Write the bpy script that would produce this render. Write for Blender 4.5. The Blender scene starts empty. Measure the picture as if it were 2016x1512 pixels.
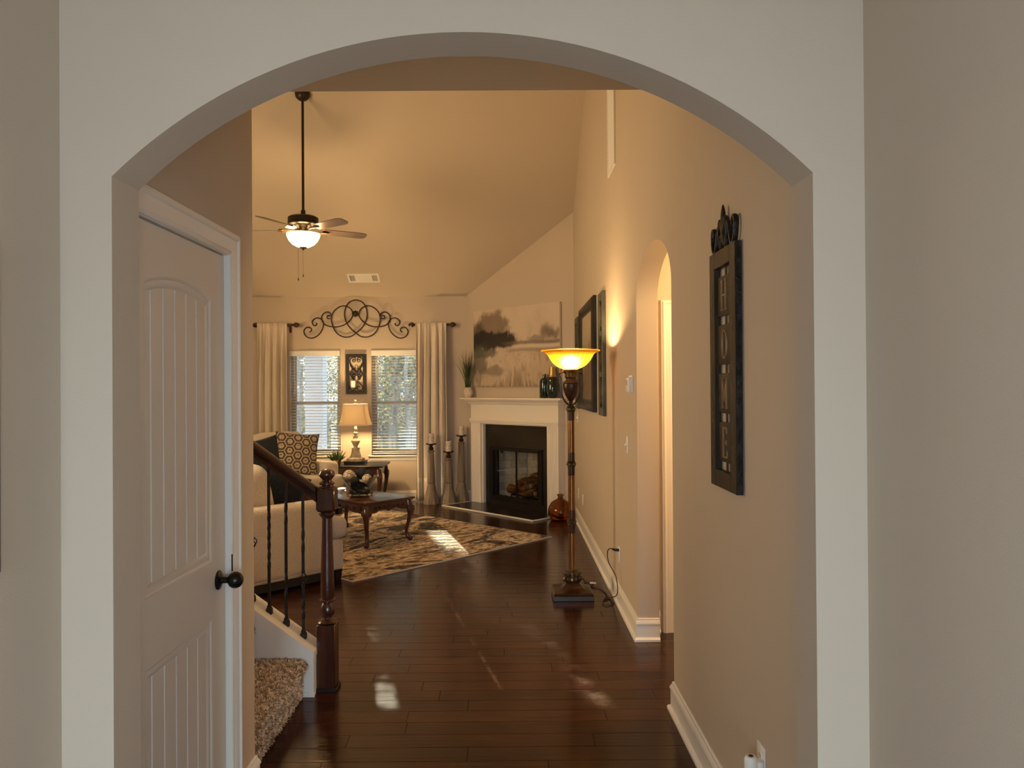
import bpy, bmesh, math, random
from mathutils import Vector, Matrix, Euler, noise
random.seed(7)
PI = math.pi
scene = bpy.context.scene
COL = scene.collection

# ------------------------------------------------------------------ camera
F, EYE = 1523.0, 1.57
_a, _p, _r = 5 / F, 8 / F, 0.0066
FW = Vector((math.sin(_a) * math.cos(_p), math.cos(_a) * math.cos(_p), math.sin(_p)))
_r0 = Vector((math.cos(_a), -math.sin(_a), 0)); _u0 = _r0.cross(FW)
RT = _r0 * math.cos(_r) - _u0 * math.sin(_r)
UP = _u0 * math.cos(_r) + _r0 * math.sin(_r)
CAM = Vector((0, 0, EYE))
cd = bpy.data.cameras.new('camera'); cam = bpy.data.objects.new('camera', cd); COL.objects.link(cam)
cd.sensor_fit = 'HORIZONTAL'; cd.sensor_width = 36; cd.lens = F / 2016 * 36
cd.clip_start = 0.05; cd.clip_end = 300
m = Matrix((RT, UP, -FW)).transposed().to_4x4(); m.translation = CAM
cam.matrix_world = m
scene.camera = cam

def ray(px, py): return FW + RT * ((px - 1008) / F) + UP * ((756 - py) / F)
def onY(px, py, y): d = ray(px, py); return CAM + d * (y / d.y)
def onX(px, py, x): d = ray(px, py); return CAM + d * (x / d.x)
def onZ(px, py, z=0.0): d = ray(px, py); return CAM + d * ((z - EYE) / d.z)

# ------------------------------------------------------------------ view, sky, sun, big lights
scene.view_settings.view_transform = 'Standard'
scene.view_settings.look = 'None'
scene.view_settings.exposure = 0.0
scene.view_settings.gamma = 1.0
scene.view_settings.use_curve_mapping = False
scene.cycles.max_bounces = 9
scene.cycles.diffuse_bounces = 5
scene.cycles.glossy_bounces = 4
scene.cycles.transmission_bounces = 8
scene.cycles.transparent_max_bounces = 24
scene.cycles.sample_clamp_indirect = 6.0
scene.cycles.caustics_reflective = False
scene.cycles.caustics_refractive = False

SKY_STRENGTH = 3.4
SUN_ENERGY = 40.0
ENTRY_POWER = 1300.0
FAN_POWER = 98.0
TORCH_POWER = 42.0
TABLE_LAMP_POWER = 56.0
HALL_POWER = 70.0
FOYER_POWER = 6.0
LEFT_FILL_POWER = 200.0
SIDE_POWER = 46.0
FAN_BOWL = 5.0
WARM = (1.0, 0.65, 0.29)
W = bpy.data.worlds.new('World'); scene.world = W; W.use_nodes = True
wn = W.node_tree; wn.nodes.clear()
wo = wn.nodes.new('ShaderNodeOutputWorld'); bg = wn.nodes.new('ShaderNodeBackground')
bg.inputs[0].default_value = (0.74, 0.88, 1.0, 1); bg.inputs[1].default_value = SKY_STRENGTH
wn.links.new(bg.outputs[0], wo.inputs[0])

def lamp(name, kind, power, color, loc, size=0.05, direction=None, size_y=None):
    l = bpy.data.lights.new(name, kind); l.energy = power; l.color = color
    o = bpy.data.objects.new(name, l); COL.objects.link(o); o.location = loc
    if kind == 'POINT': l.shadow_soft_size = size
    if kind == 'AREA':
        l.size = size
        if size_y: l.shape = 'RECTANGLE'; l.size_y = size_y
    if direction is not None: o.rotation_euler = Vector(direction).to_track_quat('-Z', 'Y').to_euler()
    return o
_sun = lamp('sun', 'SUN', SUN_ENERGY, (1.0, 0.86, 0.62), (-6, 30, 10), direction=(0.262, -1.0, -0.284))
_sun.data.angle = 0.006
# low sky seen through the glazed entry door behind the camera
lamp('entry_daylight', 'AREA', ENTRY_POWER, (0.74, 0.87, 1.0), (0.0, -9.0, 2.6), 4.0, (0, 1, -0.12), 2.6)
# unseen fill lamps added at invented side windows to brighten the foyer walls
lamp('foyer_fill_left', 'AREA', SIDE_POWER, (0.74, 0.87, 1.0), (-1.0, -1.2, 1.25), 1.3, (1, 0.5, -0.12), 1.0)
lamp('foyer_fill_right', 'AREA', SIDE_POWER * 1.25, (0.74, 0.87, 1.0), (0.79, -1.2, 1.25), 1.3, (-1, 0.5, -0.12), 1.0)
# unseen warm fill lamp added at the left wall to brighten the great room
lamp('left_fill_lamp', 'AREA', LEFT_FILL_POWER, (1.0, 0.72, 0.40), (-4.45, 5.6, 1.9), 3.0, (0.9, 0.4, -0.1), 1.8)

# ------------------------------------------------------------------ materials
MATS = {}
def mat(name, col, rough=0.55, metal=0.0, var=0.06, scale=6.0, bump=0.0, bscale=60.0, spec=0.5, coat=0.0, sheen=0.0, stretch=(1, 1, 1), col2=None, detail=3, rnd=0.0, trans=0.0, ior=1.45, lo=0.35, hi=0.65):
    M = bpy.data.materials.new(name); M.use_nodes = True; MATS[name] = M
    nt = M.node_tree; N = nt.nodes; L = nt.links; b = N['Principled BSDF']
    b.inputs['Roughness'].default_value = rough; b.inputs['Metallic'].default_value = metal
    b.inputs['Specular IOR Level'].default_value = spec; b.inputs['Coat Weight'].default_value = coat
    b.inputs['Coat Roughness'].default_value = 0.12
    b.inputs['Sheen Weight'].default_value = sheen
    b.inputs['Transmission Weight'].default_value = trans; b.inputs['IOR'].default_value = ior
    tc = N.new('ShaderNodeTexCoord'); mp = N.new('ShaderNodeMapping'); mp.inputs['Scale'].default_value = stretch
    L.new(tc.outputs['Object'], mp.inputs[0])
    nz = N.new('ShaderNodeTexNoise'); nz.inputs['Scale'].default_value = scale; nz.inputs['Detail'].default_value = detail
    L.new(mp.outputs[0], nz.inputs['Vector'])
    cr = N.new('ShaderNodeValToRGB'); e = cr.color_ramp.elements
    c2 = col2 or tuple(min(1, c * (1 + var)) for c in col); c1 = col if col2 else tuple(c * (1 - var) for c in col)
    e[0].position = lo; e[1].position = hi
    e[0].color = (*c1, 1); e[1].color = (*c2, 1)
    L.new(nz.outputs['Fac'], cr.inputs[0])
    out = cr.outputs[0]
    if rnd:
        oi = N.new('ShaderNodeObjectInfo'); mr = N.new('ShaderNodeMapRange')
        mr.inputs['To Min'].default_value = 1 - rnd; mr.inputs['To Max'].default_value = 1 + rnd
        L.new(oi.outputs['Random'], mr.inputs[0])
        hs = N.new('ShaderNodeHueSaturation'); L.new(mr.outputs[0], hs.inputs['Value']); L.new(out, hs.inputs['Color']); out = hs.outputs[0]
    L.new(out, b.inputs['Base Color'])
    if bump:
        n2 = N.new('ShaderNodeTexNoise'); n2.inputs['Scale'].default_value = bscale; n2.inputs['Detail'].default_value = 2
        L.new(mp.outputs[0], n2.inputs['Vector'])
        bp = N.new('ShaderNodeBump'); bp.inputs['Strength'].default_value = bump; bp.inputs['Distance'].default_value = 0.01
        L.new(n2.outputs['Fac'], bp.inputs['Height']); L.new(bp.outputs[0], b.inputs['Normal'])
    return M

mat('wall_paint', (0.54, 0.46, 0.365), 0.7, var=0.015, scale=1.5, bump=0.05, bscale=220, spec=0.25)
mat('ceiling_paint', (0.55, 0.47, 0.37), 0.8, var=0.015, scale=1.2, bump=0.06, bscale=160, spec=0.2)
mat('trim_paint', (0.78, 0.75, 0.70), 0.32, var=0.01, scale=3)
mat('door_paint', (0.66, 0.62, 0.56), 0.4, var=0.015, scale=2)
mat('mantel_paint', (0.82, 0.76, 0.66), 0.35, var=0.01, scale=3)
mat('plastic_white', (0.80, 0.77, 0.72), 0.35, var=0.01)
mat('plastic_dark', (0.02, 0.02, 0.02), 0.4)
mat('bronze_dark', (0.018, 0.015, 0.013), 0.28, metal=0.6, var=0.2, scale=20)
mat('iron', (0.022, 0.018, 0.016), 0.5, metal=0.4, var=0.25, scale=30, bump=0.15)
mat('iron_brown', (0.035, 0.016, 0.010), 0.5, metal=0.3, var=0.3, scale=25, bump=0.1)
mat('cherry', (0.055, 0.016, 0.008), 0.22, var=0.4, scale=5, stretch=(1, 1, 0.15), coat=0.4, bump=0.03, bscale=40)
mat('cherry_h', (0.060, 0.019, 0.010), 0.24, var=0.4, scale=7, stretch=(0.25, 1.2, 1.2), coat=0.35, bump=0.03, bscale=40)
mat('newel_wood', (0.060, 0.018, 0.009), 0.27, col2=(0.030, 0.008, 0.004), scale=9, stretch=(2.5, 2.5, 0.22), coat=0.3, bump=0.05, bscale=30)
mat('rail_wood', (0.055, 0.017, 0.009), 0.33, col2=(0.022, 0.008, 0.005), scale=7, stretch=(0.4, 3, 3), coat=0.2)
mat('black_wood', (0.012, 0.009, 0.008), 0.4, var=0.3, scale=10, stretch=(0.3, 1, 1), spec=0.3)
mat('sofa_fabric', (0.60, 0.53, 0.45), 0.95, var=0.09, scale=90, bump=0.6, bscale=140, spec=0.1, sheen=0.25)
mat('cushion_navy', (0.020, 0.026, 0.034), 0.95, var=0.25, scale=60, bump=0.5, bscale=160, spec=0.1, sheen=0.15)
mat('cushion_cream', (0.66, 0.58, 0.48), 0.95, var=0.06, scale=60, bump=0.4, bscale=160, spec=0.1, sheen=0.2)
mat('curtain_fabric', (0.74, 0.66, 0.55), 0.9, var=0.05, scale=8, bump=0.3, bscale=240, spec=0.1, sheen=0.2, stretch=(1, 1, 0.3))
mat('carpet', (0.42, 0.29, 0.18), 0.98, col2=(0.20, 0.135, 0.09), scale=55, bump=0.8, bscale=120, spec=0.05)
mat('carpet_tuft', (0.86, 0.74, 0.60), 0.95, col2=(0.28, 0.20, 0.14), scale=45, spec=0.08, detail=4, lo=0.40, hi=0.60)
mat('slate', (0.012, 0.010, 0.009), 0.25, var=0.3, scale=5)
mat('firebox_metal', (0.010, 0.009, 0.008), 0.35, metal=0.3, var=0.2)
mat('firebrick', (0.58, 0.55, 0.48), 0.9, var=0.12, scale=14, bump=0.3, bscale=60, rnd=0.12)
mat('mortar', (0.44, 0.42, 0.37), 0.95, var=0.1, scale=30, bump=0.3)
mat('log_bark', (0.20, 0.115, 0.055), 0.9, col2=(0.055, 0.028, 0.014), scale=16, stretch=(0.35, 2, 2), bump=0.9, bscale=26, spec=0.1)
mat('log_end', (0.55, 0.36, 0.18), 0.85, var=0.2, scale=20)
mat('ember', (0.16, 0.12, 0.09), 0.95, col2=(0.04, 0.03, 0.025), scale=40, bump=0.8, bscale=60)
mat('distressed_cream', (0.60, 0.52, 0.40), 0.7, col2=(0.34, 0.27, 0.19), scale=16, bump=0.3, bscale=50, detail=6)
mat('grey_wood', (0.27, 0.215, 0.155), 0.75, col2=(0.15, 0.12, 0.085), scale=10, stretch=(3, 3, 0.25), bump=0.3, bscale=30)
mat('ceramic_cream', (0.62, 0.53, 0.42), 0.25, var=0.08, scale=8, coat=0.5)
mat('bottle_green', (0.010, 0.024, 0.016), 0.12, var=0.15, coat=0.6)
mat('gold', (0.55, 0.36, 0.12), 0.3, metal=0.9, var=0.1)
mat('leaf', (0.030, 0.060, 0.012), 0.55, col2=(0.075, 0.115, 0.03), scale=12)
mat('grass_leaf', (0.035, 0.060, 0.015), 0.55, col2=(0.10, 0.12, 0.045), scale=9)
mat('teal_wood', (0.080, 0.088, 0.062), 0.6, col2=(0.045, 0.050, 0.036), scale=6, stretch=(1, 1, 0.3), bump=0.15)
mat('dark_frame', (0.022, 0.016, 0.010), 0.45, var=0.3, scale=8, spec=0.3)
mat('carved_dark', (0.05, 0.028, 0.015), 0.5, var=0.4, scale=20)
mat('plaque_metal', (0.040, 0.030, 0.018), 0.55, metal=0.3, spec=0.3, var=0.25, scale=7, bump=0.12, bscale=30)
mat('plaque_dark', (0.020, 0.018, 0.016), 0.45, metal=0.5, var=0.5, scale=30, bump=0.4, bscale=60)
mat('plaque_copper', (0.24, 0.15, 0.08), 0.5, metal=0.4, var=0.2, scale=10)
mat('lamp_bronze', (0.040, 0.018, 0.009), 0.33, spec=0.35, metal=0.2, var=0.35, scale=14)
mat('lamp_copper', (0.20, 0.085, 0.026), 0.24, metal=0.75, var=0.2, scale=4, stretch=(1, 1, 0.3))
mat('lamp_base', (0.040, 0.038, 0.036), 0.42, var=0.2, scale=10, coat=0.2)
mat('lamp_gilt', (0.075, 0.048, 0.022), 0.36, metal=0.5, var=0.4, scale=30)
mat('cord_brown', (0.035, 0.014, 0.008), 0.5)
mat('fan_bronze', (0.030, 0.020, 0.012), 0.4, metal=0.4, var=0.2)
mat('fan_blade', (0.11, 0.07, 0.05), 0.33, var=0.2, scale=5, stretch=(0.3, 2, 2))
mat('vinyl_frame', (0.50, 0.44, 0.38), 0.5, var=0.03)
mat('blind_white', (0.80, 0.80, 0.78), 0.45, var=0.02)
mat('candle_birch', (0.66, 0.58, 0.46), 0.7, col2=(0.20, 0.14, 0.10), scale=22, stretch=(1, 1, 2.8), lo=0.56, hi=0.66)
mat('wax', (0.78, 0.72, 0.62), 0.45, var=0.03)
mat('ball_dark', (0.022, 0.026, 0.032), 0.9, var=0.4, scale=40, bump=0.9, bscale=70)
mat('black_gloss', (0.006, 0.006, 0.006), 0.32, spec=0.3, var=0.1)
mat('porch_white', (0.56, 0.56, 0.60), 0.6, var=0.02)
mat('porch_floor', (0.52, 0.50, 0.48), 0.9, var=0.08, scale=3)
mat('dry_lawn', (0.20, 0.185, 0.14), 0.95, spec=0.0, col2=(0.11, 0.105, 0.085), scale=1.3, detail=6)
mat('bark', (0.42, 0.37, 0.32), 0.95, col2=(0.24, 0.21, 0.18), scale=5, stretch=(2, 2, 0.4), bump=0.5, bscale=12)
mat('hill_woods', (0.42, 0.41, 0.38), 1.0, col2=(0.62, 0.60, 0.56), scale=0.35, detail=8, spec=0.0, stretch=(1, 1, 0.3))
mat('winter_leaf', (0.62, 0.47, 0.20), 0.8, col2=(0.34, 0.31, 0.17), scale=1.5, detail=4)
mat('evergreen', (0.13, 0.17, 0.10), 0.8, col2=(0.24, 0.27, 0.16), scale=2)
mat('pink_connector', (0.75, 0.52, 0.42), 0.4)
mat('brick_porch', (0.22, 0.12, 0.09), 0.9, var=0.2, scale=9)
mat('rod_wood', (0.045, 0.014, 0.010), 0.35, var=0.3, scale=12, coat=0.2)

def principled(M): return M.node_tree.nodes['Principled BSDF']

# thin window glass: clear with a mirror film, lets the sun through
def thin_glass(name, tint=(1, 1, 1), gloss=0.10, rough=0.02):
    M = bpy.data.materials.new(name); M.use_nodes = True; MATS[name] = M
    nt = M.node_tree; N = nt.nodes; L = nt.links; N.remove(N['Principled BSDF'])
    t = N.new('ShaderNodeBsdfTransparent'); t.inputs[0].default_value = (*tint, 1)
    g = N.new('ShaderNodeBsdfGlossy'); g.inputs['Roughness'].default_value = rough
    lw = N.new('ShaderNodeLayerWeight'); lw.inputs[0].default_value = 0.2
    mm = N.new('ShaderNodeMath'); mm.operation = 'MULTIPLY'; mm.inputs[1].default_value = gloss * 3
    L.new(lw.outputs['Fresnel'], mm.inputs[0])
    mx = N.new('ShaderNodeMixShader'); L.new(mm.outputs[0], mx.inputs[0]); L.new(t.outputs[0], mx.inputs[1]); L.new(g.outputs[0], mx.inputs[2])
    L.new(mx.outputs[0], N['Material Output'].inputs[0]); return M
thin_glass('window_glass', (0.93, 0.97, 0.98))
thin_glass('firebox_glass', (0.90, 0.88, 0.84), 0.10)
thin_glass('bowl_glass', (0.985, 0.99, 0.99), 0.22)

def translucent(name, col, tcol, k, rough=0.5, gloss=0.0, noise_scale=0, emis=None, soft=0.0, clear=0.0):
    M = bpy.data.materials.new(name); M.use_nodes = True; MATS[name] = M
    nt = M.node_tree; N = nt.nodes; L = nt.links; N.remove(N['Principled BSDF'])
    d = N.new('ShaderNodeBsdfDiffuse'); d.inputs[0].default_value = (*col, 1)
    t = N.new('ShaderNodeBsdfTranslucent'); t.inputs[0].default_value = (*tcol, 1)
    if noise_scale:
        tc = N.new('ShaderNodeTexCoord'); nz = N.new('ShaderNodeTexNoise'); nz.inputs['Scale'].default_value = noise_scale
        nz.inputs['Detail'].default_value = 3
        L.new(tc.outputs['Object'], nz.inputs['Vector']); cr = N.new('ShaderNodeValToRGB')
        cr.color_ramp.elements[0].color = (*[c * 0.82 for c in tcol], 1); cr.color_ramp.elements[1].color = (*tcol, 1)
        L.new(nz.outputs['Fac'], cr.inputs[0]); L.new(cr.outputs[0], t.inputs[0])
    mx = N.new('ShaderNodeMixShader'); mx.inputs[0].default_value = k
    L.new(d.outputs[0], mx.inputs[1]); L.new(t.outputs[0], mx.inputs[2]); out = mx.outputs[0]
    if soft:
        rf = N.new('ShaderNodeBsdfRefraction'); rf.inputs[0].default_value = (0.9, 0.6, 0.15, 1); rf.inputs['Roughness'].default_value = 0.75; rf.inputs['IOR'].default_value = 1.5
        m3 = N.new('ShaderNodeMixShader'); m3.inputs[0].default_value = soft; L.new(out, m3.inputs[1]); L.new(rf.outputs[0], m3.inputs[2]); out = m3.outputs[0]
    if gloss:
        g = N.new('ShaderNodeBsdfGlossy'); g.inputs['Roughness'].default_value = rough
        m2 = N.new('ShaderNodeMixShader'); m2.inputs[0].default_value = gloss; L.new(out, m2.inputs[1]); L.new(g.outputs[0], m2.inputs[2]); out = m2.outputs[0]
    if clear:
        tr = N.new('ShaderNodeBsdfTransparent'); tr.inputs[0].default_value = (1, .97, .92, 1); m4 = N.new('ShaderNodeMixShader'); m4.inputs[0].default_value = clear; L.new(out, m4.inputs[1]); L.new(tr.outputs[0], m4.inputs[2]); out = m4.outputs[0]
    if emis:
        e = N.new('ShaderNodeEmission'); e.inputs[0].default_value = (*emis[0], 1); e.inputs[1].default_value = emis[1]
        a = N.new('ShaderNodeAddShader'); L.new(out, a.inputs[0]); L.new(e.outputs[0], a.inputs[1]); out = a.outputs[0]
    L.new(out, N['Material Output'].inputs[0]); return M
translucent('torch_shade', (0.42, 0.18, 0.02), (0.25, 0.105, 0.005), 0.75, 0.25, 0.05, 30, soft=0.16)
translucent('lamp_shade_fabric', (0.86, 0.76, 0.60), (1.0, 0.88, 0.66), 0.60, noise_scale=80)
translucent('fan_bowl_glass', (0.9, 0.85, 0.75), (1.0, 0.88, 0.66), 0.6, 0.3, 0.04, clear=0.75, emis=((1.0, 0.72, 0.38), FAN_BOWL))
def emitter(name, col, s):
    M = bpy.data.materials.new(name); M.use_nodes = True; MATS[name] = M
    b = principled(M); b.inputs['Emission Color'].default_value = (*col, 1); b.inputs['Emission Strength'].default_value = s
    b.inputs['Base Color'].default_value = (*col, 1)
emitter('bulb', (1.0, 0.75, 0.4), 18)

def glass(name, col, rough=0.03):
    M = bpy.data.materials.new(name); M.use_nodes = True; MATS[name] = M
    b = principled(M); b.inputs['Base Color'].default_value = (*col, 1); b.inputs['Transmission Weight'].default_value = 1
    b.inputs['Roughness'].default_value = rough; b.inputs['IOR'].default_value = 1.45
glass('amber_glass', (0.52, 0.25, 0.07))

# hardwood: dark, hand scraped, boards run along X, every board its own tone
def wood_floor():
    M = bpy.data.materials.new('hardwood'); M.use_nodes = True; MATS['hardwood'] = M
    nt = M.node_tree; N = nt.nodes; L = nt.links; b = principled(M)
    tc = N.new('ShaderNodeTexCoord'); oi = N.new('ShaderNodeObjectInfo')
    ad = N.new('ShaderNodeVectorMath'); ad.operation = 'ADD'
    sc = N.new('ShaderNodeVectorMath'); sc.operation = 'SCALE'; sc.inputs[3].default_value = 37.0
    cb = N.new('ShaderNodeCombineXYZ'); L.new(oi.outputs['Random'], cb.inputs[0]); L.new(oi.outputs['Random'], cb.inputs[1])
    L.new(cb.outputs[0], sc.inputs[0]); L.new(tc.outputs['Object'], ad.inputs[0]); L.new(sc.outputs[0], ad.inputs[1])
    mp = N.new('ShaderNodeMapping'); mp.inputs['Scale'].default_value = (0.9, 14, 1); L.new(ad.outputs[0], mp.inputs[0])
    nz = N.new('ShaderNodeTexNoise'); nz.inputs['Scale'].default_value = 4; nz.inputs['Detail'].default_value = 5; L.new(mp.outputs[0], nz.inputs['Vector'])
    cr = N.new('ShaderNodeValToRGB'); e = cr.color_ramp.elements
    e[0].position = 0.3; e[0].color = (0.016, 0.0046, 0.0019, 1); e[1].position = 0.72; e[1].color = (0.058, 0.0175, 0.0066, 1)
    L.new(nz.outputs['Fac'], cr.inputs[0])
    mr = N.new('ShaderNodeMapRange'); mr.inputs['To Min'].default_value = 0.75; mr.inputs['To Max'].default_value = 1.3; L.new(oi.outputs['Random'], mr.inputs[0])
    hs = N.new('ShaderNodeHueSaturation'); L.new(mr.outputs[0], hs.inputs['Value']); L.new(cr.outputs[0], hs.inputs['Color'])
    # dusty scuffs
    n3 = N.new('ShaderNodeTexNoise'); n3.inputs['Scale'].default_value = 3.0; n3.inputs['Detail'].default_value = 6; L.new(tc.outputs['Object'], n3.inputs['Vector'])
    r3 = N.new('ShaderNodeMapRange'); r3.inputs['From Min'].default_value = 0.60; r3.inputs['From Max'].default_value = 0.80; r3.inputs['To Max'].default_value = 0.10; L.new(n3.outputs['Fac'], r3.inputs[0])
    # two pale sun streaks painted into the boards along the sun's direction
    def mth(op, a, b_=None):
        q = N.new('ShaderNodeMath'); q.operation = op
        for i_, v_ in enumerate((a, b_)):
            if v_ is None: continue
            if isinstance(v_, (int, float)): q.inputs[i_].default_value = v_
            else: L.new(v_, q.inputs[i_])
        return q.outputs[0]
    def ramp(src, a, b_, t0=0.0, t1=1.0):
        q = N.new('ShaderNodeMapRange'); q.interpolation_type = 'SMOOTHSTEP'; L.new(src, q.inputs[0]); q.inputs[1].default_value = a; q.inputs[2].default_value = b_; q.inputs[3].default_value = t0; q.inputs[4].default_value = t1; return q.outputs[0]
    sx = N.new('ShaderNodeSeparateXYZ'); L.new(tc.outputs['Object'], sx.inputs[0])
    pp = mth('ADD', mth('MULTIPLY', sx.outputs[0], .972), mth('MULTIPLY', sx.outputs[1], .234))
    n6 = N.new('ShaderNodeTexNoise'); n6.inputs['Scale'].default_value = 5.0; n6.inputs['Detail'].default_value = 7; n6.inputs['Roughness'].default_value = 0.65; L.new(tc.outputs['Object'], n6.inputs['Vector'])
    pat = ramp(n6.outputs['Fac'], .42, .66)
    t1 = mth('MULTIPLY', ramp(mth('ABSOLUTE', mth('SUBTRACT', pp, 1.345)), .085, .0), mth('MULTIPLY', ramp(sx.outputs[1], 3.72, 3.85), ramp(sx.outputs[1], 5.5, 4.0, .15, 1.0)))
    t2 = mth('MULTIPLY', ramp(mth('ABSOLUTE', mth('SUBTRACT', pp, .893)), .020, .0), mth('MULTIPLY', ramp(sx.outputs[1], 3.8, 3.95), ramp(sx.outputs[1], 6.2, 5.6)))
    sun_streaks = mth('MULTIPLY', mth('MULTIPLY', mth('MAXIMUM', t1, t2), pat), .30)
    scuff_streak_sum = mth('ADD', r3.outputs[0], sun_streaks)
    mx = N.new('ShaderNodeMix'); mx.data_type = 'RGBA'; L.new(scuff_streak_sum, mx.inputs[0]); L.new(hs.outputs[0], mx.inputs[6]); mx.inputs[7].default_value = (0.30, 0.24, 0.19, 1)
    L.new(mx.outputs[2], b.inputs['Base Color'])
    rr = N.new('ShaderNodeMapRange'); rr.inputs['To Min'].default_value = 0.13; rr.inputs['To Max'].default_value = 0.24; L.new(nz.outputs['Fac'], rr.inputs[0]); L.new(rr.outputs[0], b.inputs['Roughness'])
    m4 = N.new('ShaderNodeMapping'); m4.inputs['Scale'].default_value = (2.0, 26, 1); L.new(ad.outputs[0], m4.inputs[0])
    n4 = N.new('ShaderNodeTexNoise'); n4.inputs['Scale'].default_value = 2; n4.inputs['Detail'].default_value = 3; L.new(m4.outputs[0], n4.inputs['Vector'])
    bp = N.new('ShaderNodeBump'); bp.inputs['Strength'].default_value = 0.12; bp.inputs['Distance'].default_value = 0.006
    L.new(n4.outputs['Fac'], bp.inputs['Height']); L.new(bp.outputs[0], b.inputs['Normal'])
    b.inputs['Specular IOR Level'].default_value = 0.30
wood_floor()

def rug_mat():
    M = bpy.data.materials.new('rug_pile'); M.use_nodes = True; MATS['rug_pile'] = M
    nt = M.node_tree; N = nt.nodes; L = nt.links; b = principled(M); b.inputs['Roughness'].default_value = 0.95; b.inputs['Specular IOR Level'].default_value = 0.1
    tc = N.new('ShaderNodeTexCoord')
    w = N.new('ShaderNodeTexNoise'); w.inputs['Scale'].default_value = 0.95; w.inputs['Detail'].default_value = 10; w.inputs['Roughness'].default_value = 0.68; w.inputs['Distortion'].default_value = 1.2
    mp = N.new('ShaderNodeMapping'); mp.inputs['Rotation'].default_value = (0, 0, 0.8); mp.inputs['Scale'].default_value = (1.0, 1.7, 1); L.new(tc.outputs['Object'], mp.inputs[0]); L.new(mp.outputs[0], w.inputs['Vector'])
    cr = N.new('ShaderNodeValToRGB'); E = cr.color_ramp.elements
    stops = [(0.05, (0.050, 0.048, 0.052)), (0.24, (0.085, 0.078, 0.078)), (0.31, (0.24, 0.18, 0.13)), (0.36, (0.46, 0.385, 0.30)), (0.43, (0.40, 0.33, 0.25)), (0.47, (0.17, 0.125, 0.085)), (0.52, (0.48, 0.40, 0.31)), (0.60, (0.42, 0.35, 0.27)), (0.645, (0.19, 0.145, 0.105)), (0.70, (0.46, 0.39, 0.30)), (0.80, (0.15, 0.13, 0.12)), (0.95, (0.06, 0.056, 0.06))]
    E[0].position, E[0].color = stops[0][0], (*stops[0][1], 1); E[1].position, E[1].color = stops[-1][0], (*stops[-1][1], 1)
    for p, c in stops[1:-1]:
        x = E.new(p); x.color = (*c, 1)
    rm = N.new('ShaderNodeMapRange'); rm.inputs['From Min'].default_value = 0.385; rm.inputs['From Max'].default_value = 0.615; L.new(w.outputs['Fac'], rm.inputs[0]); L.new(rm.outputs[0], cr.inputs[0])
    n2 = N.new('ShaderNodeTexNoise'); n2.inputs['Scale'].default_value = 24; n2.inputs['Detail'].default_value = 5; L.new(tc.outputs['Object'], n2.inputs['Vector'])
    r2 = N.new('ShaderNodeMapRange'); r2.inputs['From Min'].default_value = 0.35; r2.inputs['From Max'].default_value = 0.65; r2.inputs['To Min'].default_value = 0.85; r2.inputs['To Max'].default_value = 1.2; L.new(n2.outputs['Fac'], r2.inputs[0])
    hs = N.new('ShaderNodeHueSaturation'); L.new(r2.outputs[0], hs.inputs['Value']); L.new(cr.outputs[0], hs.inputs['Color'])
    m5 = N.new('ShaderNodeMapping'); m5.inputs['Rotation'].default_value = (0, 0, 0.8); m5.inputs['Scale'].default_value = (1.0, 2.4, 1); L.new(tc.outputs['Object'], m5.inputs[0])
    n5 = N.new('ShaderNodeTexNoise'); n5.inputs['Scale'].default_value = 7.0; n5.inputs['Detail'].default_value = 8; n5.inputs['Roughness'].default_value = 0.7; n5.inputs['Distortion'].default_value = 0.8; L.new(m5.outputs[0], n5.inputs['Vector'])
    c5 = N.new('ShaderNodeValToRGB'); q5 = c5.color_ramp.elements; q5[0].position = 0.40; q5[0].color = (0.55, 0.51, 0.50, 1); q5[1].position = 0.60; q5[1].color = (1.75, 1.74, 1.74, 1); q6 = q5.new(0.47); q6.color = (0.80, 0.75, 0.71, 1); q7 = q5.new(0.50); q7.color = (1.6, 1.58, 1.57, 1)
    L.new(n5.outputs['Fac'], c5.inputs[0])
    mu = N.new('ShaderNodeMix'); mu.data_type = 'RGBA'; mu.blend_type = 'MULTIPLY'; mu.inputs[0].default_value = 1.0; L.new(hs.outputs[0], mu.inputs[6]); L.new(c5.outputs[0], mu.inputs[7])
    L.new(mu.outputs[2], b.inputs['Base Color'])
    n3 = N.new('ShaderNodeTexNoise'); n3.inputs['Scale'].default_value = 220; L.new(tc.outputs['Object'], n3.inputs['Vector'])
    bp = N.new('ShaderNodeBump'); bp.inputs['Strength'].default_value = 0.6; bp.inputs['Distance'].default_value = 0.006; L.new(n3.outputs['Fac'], bp.inputs['Height']); L.new(bp.outputs[0], b.inputs['Normal'])
rug_mat()

def attr_mat(name, rough=0.85, bump=0.0, bscale=300):
    M = mat(name, (0.5, 0.5, 0.5), rough, bump=bump, bscale=bscale, spec=0.2)
    nt = M.node_tree; a = nt.nodes.new('ShaderNodeAttribute'); a.attribute_name = 'Col'
    nt.links.new(a.outputs['Color'], principled(M).inputs['Base Color']); return M
attr_mat('canvas_paint', 0.8, 0.2); attr_mat('pattern_fabric', 0.95, 0.4, 200); attr_mat('art_print', 0.4)

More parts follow.
